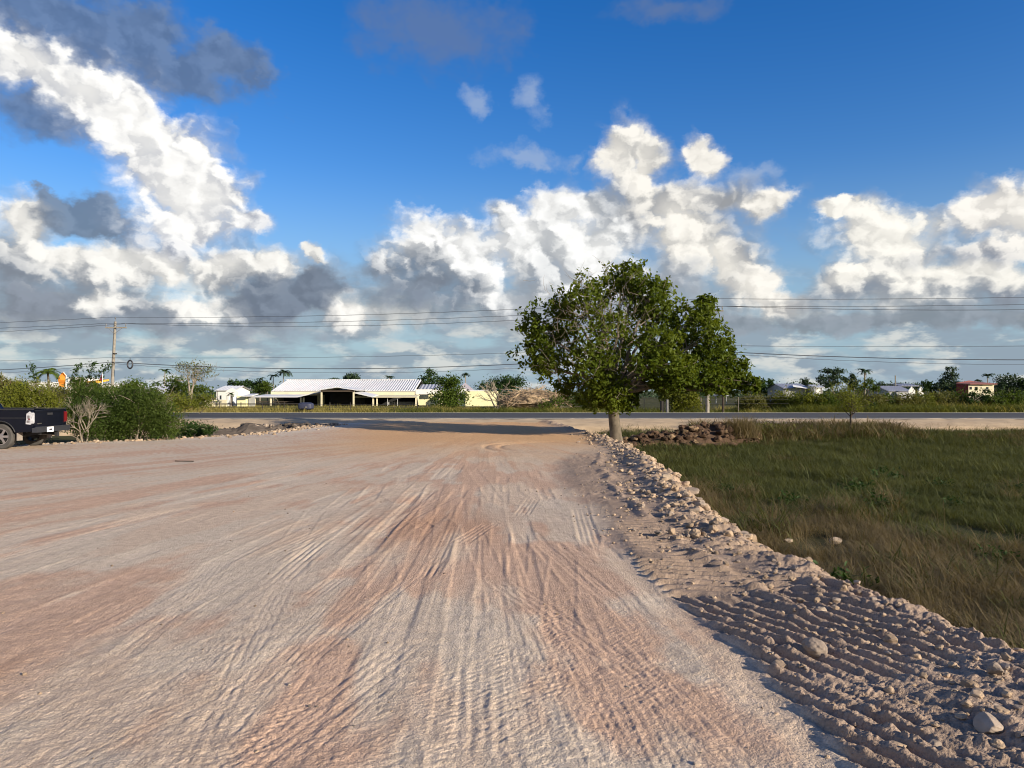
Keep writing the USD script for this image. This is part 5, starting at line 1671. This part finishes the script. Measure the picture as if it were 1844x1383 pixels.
def verge():
    """tall grass across the road and the brush on the right"""
    rng = np.random.default_rng(12)
    gold = [(tuft(rng, 46, .28, .80, .030, .45, droop=.5), GRASS_GOLD) for _ in range(2)]
    green = [(tuft(rng, 46, .28, .75, .034, .4, droop=.5), mat_leaf('verge_green', (.080, .095, .018), (.23, .22, .045), .35, big=.3)) for _ in range(2)]
    n = 6500
    y = 56.8 + 13 * rng.uniform(0, 1, n) ** 1.4
    x = rng.uniform(-.62, .80, n) * y
    g = n2(x, y, .25, 80, 3) + .25 * sstep(-14, -4, x) - .12 * sstep(-8, -18, x)
    kind = (g + .3 * (rng.uniform(0, 1, n) - .5) > .58).astype(int)
    tall = np.where(x > 22, 1.45, .95) * rng.uniform(.75, 1.25, n)
    ok = ~((x > 10) & (x < 19) & (rng.uniform(0, 1, n) < .85))
    x, y, kind, tall = x[ok], y[ok], kind[ok], tall[ok]
    pts = np.column_stack([x, y, base_height(x, y)])
    instancer('verge_grass', gold + green, pts, zquats(rng.uniform(0, 6.28, len(x))), np.stack([tall, tall, tall], 1), kind * 2 + rng.integers(0, 2, len(x)), kind='stuff',
              label='tall golden and green grass on the far side of the highway', category='grass')
    # weeds along the foot of the near shoulder, right
    brown = [(tuft(rng, 40, .22, .62, .022, .5, droop=.5), GRASS_BROWN), (tuft(rng, 40, .22, .5, .024, .4, droop=.5), GRASS_GREEN), (tuft(rng, 36, .2, .7, .02, .5, droop=.5), GRASS_STRAW)]
    n = 1500
    y = rng.uniform(35.5, 40.2, n)
    x = rng.uniform(9.5, 34, n)
    s = np.where(x < 20, 1.35, .75) * rng.uniform(.6, 1.2, n)
    keepw = n2(x, y, .5, 81, 3) > np.where(x < 20, .35, .52)
    x, y, s = x[keepw], y[keepw], s[keepw]
    pts = np.column_stack([x, y, base_height(x, y)])
    instancer('shoulder_weeds', brown, pts, zquats(rng.uniform(0, 6.28, len(x))), np.stack([s, s, s], 1), rng.integers(0, 3, len(x)), kind='stuff',
              label='brown weeds between the field and the near road shoulder at right', category='weeds')
    # big dry tussock right of the earth heap
    t = thing('dry_tussock', 'big dry brown tussock of grass right of the earth heap', 'grass tussock', (X(1335, 35), 35.0, gz(X(1335, 35), 35) + .25))
    obj('blades', tuft(rng, 900, .34, 1.15, .016, .35, droop=.35), GRASS_STRAW, t)
    obj('dark_blades', tuft(rng, 400, .38, .75, .016, .5, droop=.4), GRASS_BROWN, t)
    t = thing('weedy_clump', 'dark green weed clump between the dry tussock and the sapling', 'weed clump', (X(1385, 36), 36.0, gz(X(1385, 36), 36)))
    obj('blades', tuft(rng, 700, .65, .85, .02, .5, droop=.4), GRASS_BROWN, t)
    obj('leaves', leaves_mesh(rng, rng.normal(0, 1, (900, 3)) * [.7, .4, .22] + [0, 0, .4], .11, .5), OLIVE_LEAF, t)
    # brush across the road on the right: one by one
    spec = [(1352, 722, 24, 14, OLIVE_LEAF, 'brown'), (1385, 722, 26, 16, OLIVE_LEAF, ''), (1418, 718, 26, 18, YEL_LEAF, ''), (1450, 716, 28, 20, YEL_LEAF, ''), (1484, 722, 26, 16, MID_LEAF, ''), (1515, 722, 26, 16, OLIVE_LEAF, ''), (1575, 722, 28, 17, OLIVE_LEAF, ''),
            (1548, 724, 24, 14, OLIVE_LEAF, ''), (1605, 722, 28, 17, MID_LEAF, ''), (1640, 720, 28, 18, OLIVE_LEAF, ''), (1670, 722, 26, 17, YEL_LEAF, ''), (1700, 720, 28, 18, OLIVE_LEAF, ''), (1735, 720, 26, 19, MID_LEAF, ''), (1768, 720, 28, 19, DARK_LEAF, ''), (1800, 720, 28, 18, MID_LEAF, ''), (1835, 720, 28, 18, MID_LEAF, '')]
    labs = ['drab brown brush directly behind the dry tussock', 'drab brush right of the tussock across the road', 'bright yellow green brush in front of the grey house', 'bright yellow green brush in front of the white cottage', 'deep green brush under the umbrella shaped tree',
            'drab brush behind the left of the sapling crown', 'drab brush right of the sapling below the tall palm', 'drab brush directly behind the sapling', 'green brush left of the thin far pole', 'drab brush in front of the grey roofed house', 'yellow brush between the white end walls and the big far tree',
            'drab brush in front of the big far tree', 'green brush under the red end wall', 'dark brush in front of the cream house', 'green brush just right of the cream house', 'green brush at the right edge across the road']
    for (px, py, rx, ry, mt, _), lab in zip(spec, labs):
        bush('roadside_brush', lab, [(px, py + 3, rx, ry), (px - rx * .4, py + 8, rx * .7, ry * .8), (px + rx * .4, py + 9, rx * .7, ry * .8)], 61.0 + (px % 7) * .4, mt, 2400, .19, 6, np.random.default_rng(px), 741, cat_='brush', group='brush across the road on the right', depth=.6)
    bush('round_dark_bush', 'small round dark bush at the road edge right of the sapling', [(1575, 734, 9, 8)], 58.0, DARK_LEAF, 500, .12, 3, np.random.default_rng(3), 742)
    bush('broadleaf_shrub', 'broad leaved yellow green shrub beyond the road under the big tree', [(1220, 712, 34, 18), (1200, 705, 22, 12), (1238, 722, 24, 16), (1225, 732, 22, 10)], 60.0, YEL_LEAF, 4200, .22, 8, np.random.default_rng(7), 742)
    bush('pale_weeds', 'pale yellow weeds right of the broad leaved shrub beyond the road', [(1255, 733, 16, 6), (1270, 732, 10, 6)], 59.0, YEL_LEAF, 500, .12, 2, np.random.default_rng(9), 742)
    # sapling with a thin airy crown
    rr = np.random.default_rng(31)
    D = 38.0
    t = thing('roadside_sapling', 'thin sapling with an airy yellowish crown at the edge of the field', 'sapling')
    foot = atd(1532, 778, D)
    foot[2] = gz(foot[0], D)
    w = [tube(curve(foot, atd(1532, 740, D), rr, .03, 4), [.05, .045, .04, .035], 6)]
    C = []
    for k in range(26):
        e = atd(1530 + rr.normal(0, 17), 716 + rr.normal(0, 14), D) + [0, rr.normal(0, .4), 0]
        w.append(limb(atd(1532, 752 - rr.uniform(0, 20), D), e, .022, .005, rr, .12, 4, 4))
        C.append(e + rr.normal(0, .16, (60, 3)))
    obj('stems', cat(w), DARK_WOOD, t)
    obj('foliage', leaves_mesh(rr, np.vstack(C), .10, .45, .3), YEL_LEAF, t)


def far_plants():
    ft = far_tree
    # left to right along the skyline
    palm('palm with swept fronds behind the two tier white house', 297, 668, 13, 112, 716, .6, 10)
    palm('second palm, lower and left of the swept one behind the two tier white house', 256, 692, 11, 106, 720, .3, 10)
    palm('third palm tuft over the ridge of the two tier white house', 281, 690, 12, 120, 716, .2, 10)
    ft('leafy_tree', 'dense green tree left half of the pale trunked tree in the village', [(318, 690, 20, 16), (335, 700, 20, 12), (310, 703, 14, 10), (362, 702, 16, 10)], 96, MID_LEAF, 2400)
    t = far_tree('half_bare_tree', 'half bare umbrella shaped tree with two pale trunks left of the white gable house', [(352, 664, 30, 12), (330, 660, 18, 10), (375, 668, 18, 12), (350, 678, 28, 10)], 90, OLIVE_LEAF, 900, (342, 712, 1.6), bark=PALE_BARK, size=.2)
    rr = np.random.default_rng(6)
    D, tw = 90, []
    tw.append(limb(atd(341, 712, D), atd(337, 676, D), .13, .08, rr, .04, 6, 6))
    tw.append(limb(atd(342, 712, D), atd(356, 672, D), .12, .06, rr, .05, 6, 6))
    for k in range(110):
        a = atd(rr.normal(350, 17), rr.normal(672, 8), D) + [0, rr.normal(0, 1), 0]
        tw.append(limb(a, a + [rr.normal(0, .7), 0, rr.uniform(.2, 1.1)], .025, .012, rr, .2, 3, 3))
    obj('bare_branches', cat(tw), PALE_BARK, t, kind='stuff')
    palm('dwarf palm beside the porch of the white gable house', 381, 706, 10, 104, 724, 0, 11)
    palm('dwarf palm in front of the white gable house porch', 416, 710, 8, 102, 726, 0, 10)
    ft('dark_grove_tree', 'dark rounded tree behind the white gable house', [(432, 694, 16, 9), (450, 692, 16, 9), (470, 696, 16, 10), (420, 690, 9, 7)], 150, DARK_LEAF, 2200)
    ft('grove_tree', 'mid green tree at the left end of the long hall', [(482, 696, 14, 10), (468, 702, 12, 8)], 142, MID_LEAF, 1100)
    palm('tall windblown palm behind the left end of the long hall', 510, 671, 15, 146, 706, .9, 14, leaf=FAR_LEAF)
    palm('shorter windblown palm left of the tall one behind the long hall', 492, 677, 11, 148, 706, .9, 12, leaf=FAR_LEAF)
    palm('small palm crown left of the two windblown palms', 468, 683, 9, 150, 706, .6, 11, leaf=FAR_LEAF)
    ft('round_tree', 'round tree crown just above the ridge of the long hall', [(634, 679, 13, 7), (626, 682, 8, 5), (642, 682, 7, 5)], 165, FAR_LEAF, 900)
    ft('low_tree', 'low faint tree top on the ridge line of the long hall', [(604, 684, 8, 3), (595, 684, 4, 2)], 170, FAR_LEAF, 240)
    palm('small palm over the right half of the long hall roof', 701, 680, 10, 168, 706, .1, 13, leaf=FAR_LEAF)
    ft('tall_dark_tree', 'tall dark tree behind the right end of the long hall', [(774, 676, 12, 12), (765, 688, 16, 9), (790, 686, 14, 10), (776, 694, 24, 8), (805, 690, 12, 10)], 150, DARK_LEAF, 2200)
    ft('bright_tree', 'bright green bushy tree in front of the right end of the long hall', [(808, 700, 26, 18), (815, 686, 16, 12), (800, 718, 28, 16), (825, 715, 22, 14), (812, 730, 28, 10)], 74, MID_LEAF, 5200, (808, 738, 2.2))
    palm('solitary palm with drooping crown over the low yellow house', 838, 675, 10, 150, 706, .2, 13, leaf=FAR_LEAF)
    ft('domed_tree', 'dark domed tree behind the low yellow house', [(905, 692, 34, 14), (880, 697, 26, 10), (925, 690, 26, 12)], 132, DARK_LEAF, 3600)
    rr = np.random.default_rng(19)
    bare_tree('pale_dead_tree', 'pale bare tree leaning beside the dead brush pile', 897, 738, 66.0, 55, 664, rr, PALE_BARK, 3, 1.6, .15, 'bare tree', 3, 3)
    t = thing('brush_pile', 'tan pile of dead felled branches left of the big tree beyond the road', 'brush pile')
    D, w = 66.0, []
    for k in range(420):
        px = rr.uniform(905, 1010)
        hgt = 26 * math.sin(min(1, max(0, (px - 895) / 60)) * PI / 2) * (1 - .35 * max(0, (px - 960) / 50))
        py = 728 - rr.uniform(0, 1) ** .8 * hgt
        a = atd(px, py, D + rr.normal(0, .8))
        d = np.array([rr.normal(-.4, .8), rr.normal(0, .5), rr.normal(.15, .35)])
        w.append(limb(a - d * .8, a + d * .8, .035, .012, rr, .15, 4, 3))
    obj('branches', cat(w), DEAD_WOOD, t, kind='stuff')
    b = trimesh.creation.icosphere(3, 1.0)
    v = np.array(b.vertices)
    v = v * (1 + .5 * (meshkit.fbm(v * 2 + 1, 4) - .5))[:, None] * [X(1005, D) - X(955, D), 1.6, .85]
    obj('heart', trimesh.Trimesh(v + atd(958, 722, D + .4), b.faces, process=False), DEAD_WOOD, t)
    ft('verge_tree', 'dark green bushes at the foot of the dead brush pile behind the big tree', [(1010, 722, 22, 12), (985, 730, 20, 8), (1045, 724, 24, 12), (1075, 728, 20, 10)], 63, MID_LEAF, 1800)
    ft('shade_tree', 'dark shady tree beyond the road hidden behind the right half of the big tree', [(1255, 690, 26, 20), (1235, 680, 22, 18), (1280, 684, 20, 18), (1260, 705, 20, 12)], 100, DARK_LEAF, 2600)
    ft('dark_twin_tree', 'first dark tree right of the big tree, nearer its crown', [(1370, 694, 11, 12), (1362, 702, 10, 8)], 135, DARK_LEAF, 1000, size=.42)
    ft('dark_twin_tree', 'second dark tree right of the big tree, beside the grey house', [(1386, 692, 9, 11), (1396, 702, 10, 8), (1383, 704, 12, 7)], 138, DARK_LEAF, 1000, size=.42)
    ft('round_tree', 'small dark tree standing over the roof of the grey house', [(1452, 688, 6, 8), (1456, 695, 8, 6)], 150, FAR_LEAF, 600)
    t = ft('umbrella_tree', 'wide umbrella shaped tree with flat topped layers', [(1492, 668, 13, 4.5), (1510, 669, 16, 5), (1503, 680, 20, 5), (1480, 683, 9, 9), (1495, 692, 18, 8), (1522, 684, 9, 5)], 150, FAR_LEAF, 2600, (1508, 712, 1.5), flat=.45)
    ft('conical_tree', 'dark conical tree just left of the tall royal palm', [(1537, 690, 9, 13), (1536, 679, 6, 8), (1538, 698, 10, 8)], 155, FAR_LEAF, 1000)
    palm('tall palm with a full crown right of the conical tree', 1557, 669, 14, 150, 708, 0, 13, thick=1.4, leaf=FAR_LEAF)
    ft('leafy_tree', 'green tree beneath the tall full crowned palm', [(1562, 691, 10, 10), (1550, 702, 9, 7), (1574, 700, 10, 7)], 145, MID_LEAF, 900)
    for k, (a, b, D, lab) in enumerate(((1575, 1600, 210, 'low distant tree line behind the thin far pole, left part'), (1600, 1625, 215, 'low distant tree line behind the thin far pole, middle part'), (1625, 1660, 212, 'low distant tree line over the grey roofed house'),
                                        (1722, 1752, 205, 'distant trees over the roof of the cream house'), (1340, 1362, 190, 'distant trees just right of the big tree crown'), (1398, 1470, 220, 'distant trees behind the grey house and the cottage'))):
        m = (a + b) / 2
        ft('distant_tree', lab, [(m, 696, (b - a) / 2, 7), (m - (b - a) * .3, 700, (b - a) / 3, 6), (m + (b - a) * .3, 699, (b - a) / 3, 7)], D, FAR_LEAF, 900, group='distant tree line')
    ft('dark_tree', 'dark bushy tree right of the white end walls', [(1671, 692, 9, 10), (1664, 700, 8, 7), (1682, 700, 10, 8)], 140, DARK_LEAF, 1000)
    t = ft('tall_spreading_tree', 'tallest far tree at right with a ragged open top', [(1708, 690, 17, 12), (1711, 676, 13, 9), (1694, 694, 13, 10), (1722, 696, 12, 12), (1712, 664, 9, 4), (1708, 703, 26, 7)], 140, FAR_LEAF, 3000)
    palm('thin palm standing over the cream house, taller of two', 1779, 677, 11, 150, 706, .1, 11, leaf=FAR_LEAF)
    palm('thin palm standing over the cream house, shorter of two', 1761, 686, 8, 155, 706, .1, 11, leaf=FAR_LEAF)
    ft('broad_tree', 'broad dark tree at the right edge beyond the cream house', [(1815, 688, 20, 14), (1800, 698, 14, 10), (1836, 694, 14, 14), (1820, 702, 26, 10)], 140, FAR_LEAF, 3400)
    ft('broad_tree', 'tree cut by the right edge of the picture beyond the road', [(1850, 690, 16, 12), (1870, 698, 18, 10)], 138, DARK_LEAF, 1400)
    ft('small_dark_tree', 'little crooked dark tree in the brush below the white end walls', [(1655, 712, 5, 3.5), (1650, 717, 4, 4)], 62, DARK_LEAF, 160, (1650, 735, .9))
    ft('spindly_tree', 'spindly dark tree standing out of brush in front of the cream house', [(1752, 711, 6, 4), (1757, 702, 4, 3), (1749, 722, 7, 5), (1757, 726, 8, 6), (1776, 706, 6, 5), (1772, 716, 8, 5)], 61, DARK_LEAF, 700, (1756, 738, .9))
    # far plain: woods that read as one mass on the horizon
    rng = np.random.default_rng(77)
    n = 900
    a = np.linspace(-.85, .85, n)
    C = []
    for k in range(n):
        D = rng.uniform(230, 330)
        h = rng.uniform(1.6, 4.2) * (.6 + .8 * n2(np.array([a[k] * 14]), np.array([0.0]), 1.0, 90, 3)[0])
        c = np.array([a[k] * D, D, -.7 + h * .45])
        C.append(c + rng.normal(0, 1, (16, 3)) * [2.2, 2, h * .30])
    m = leaves_mesh(rng, np.vstack(C), 1.0, .6, .6)
    obj('far_woods', m, FAR_LEAF, kind='stuff', label='low far woods closing the plain along the horizon', category='woods')


long_hall()
village()
fences()
utilities()
pickup()
left_scrub()
verge()
far_plants()
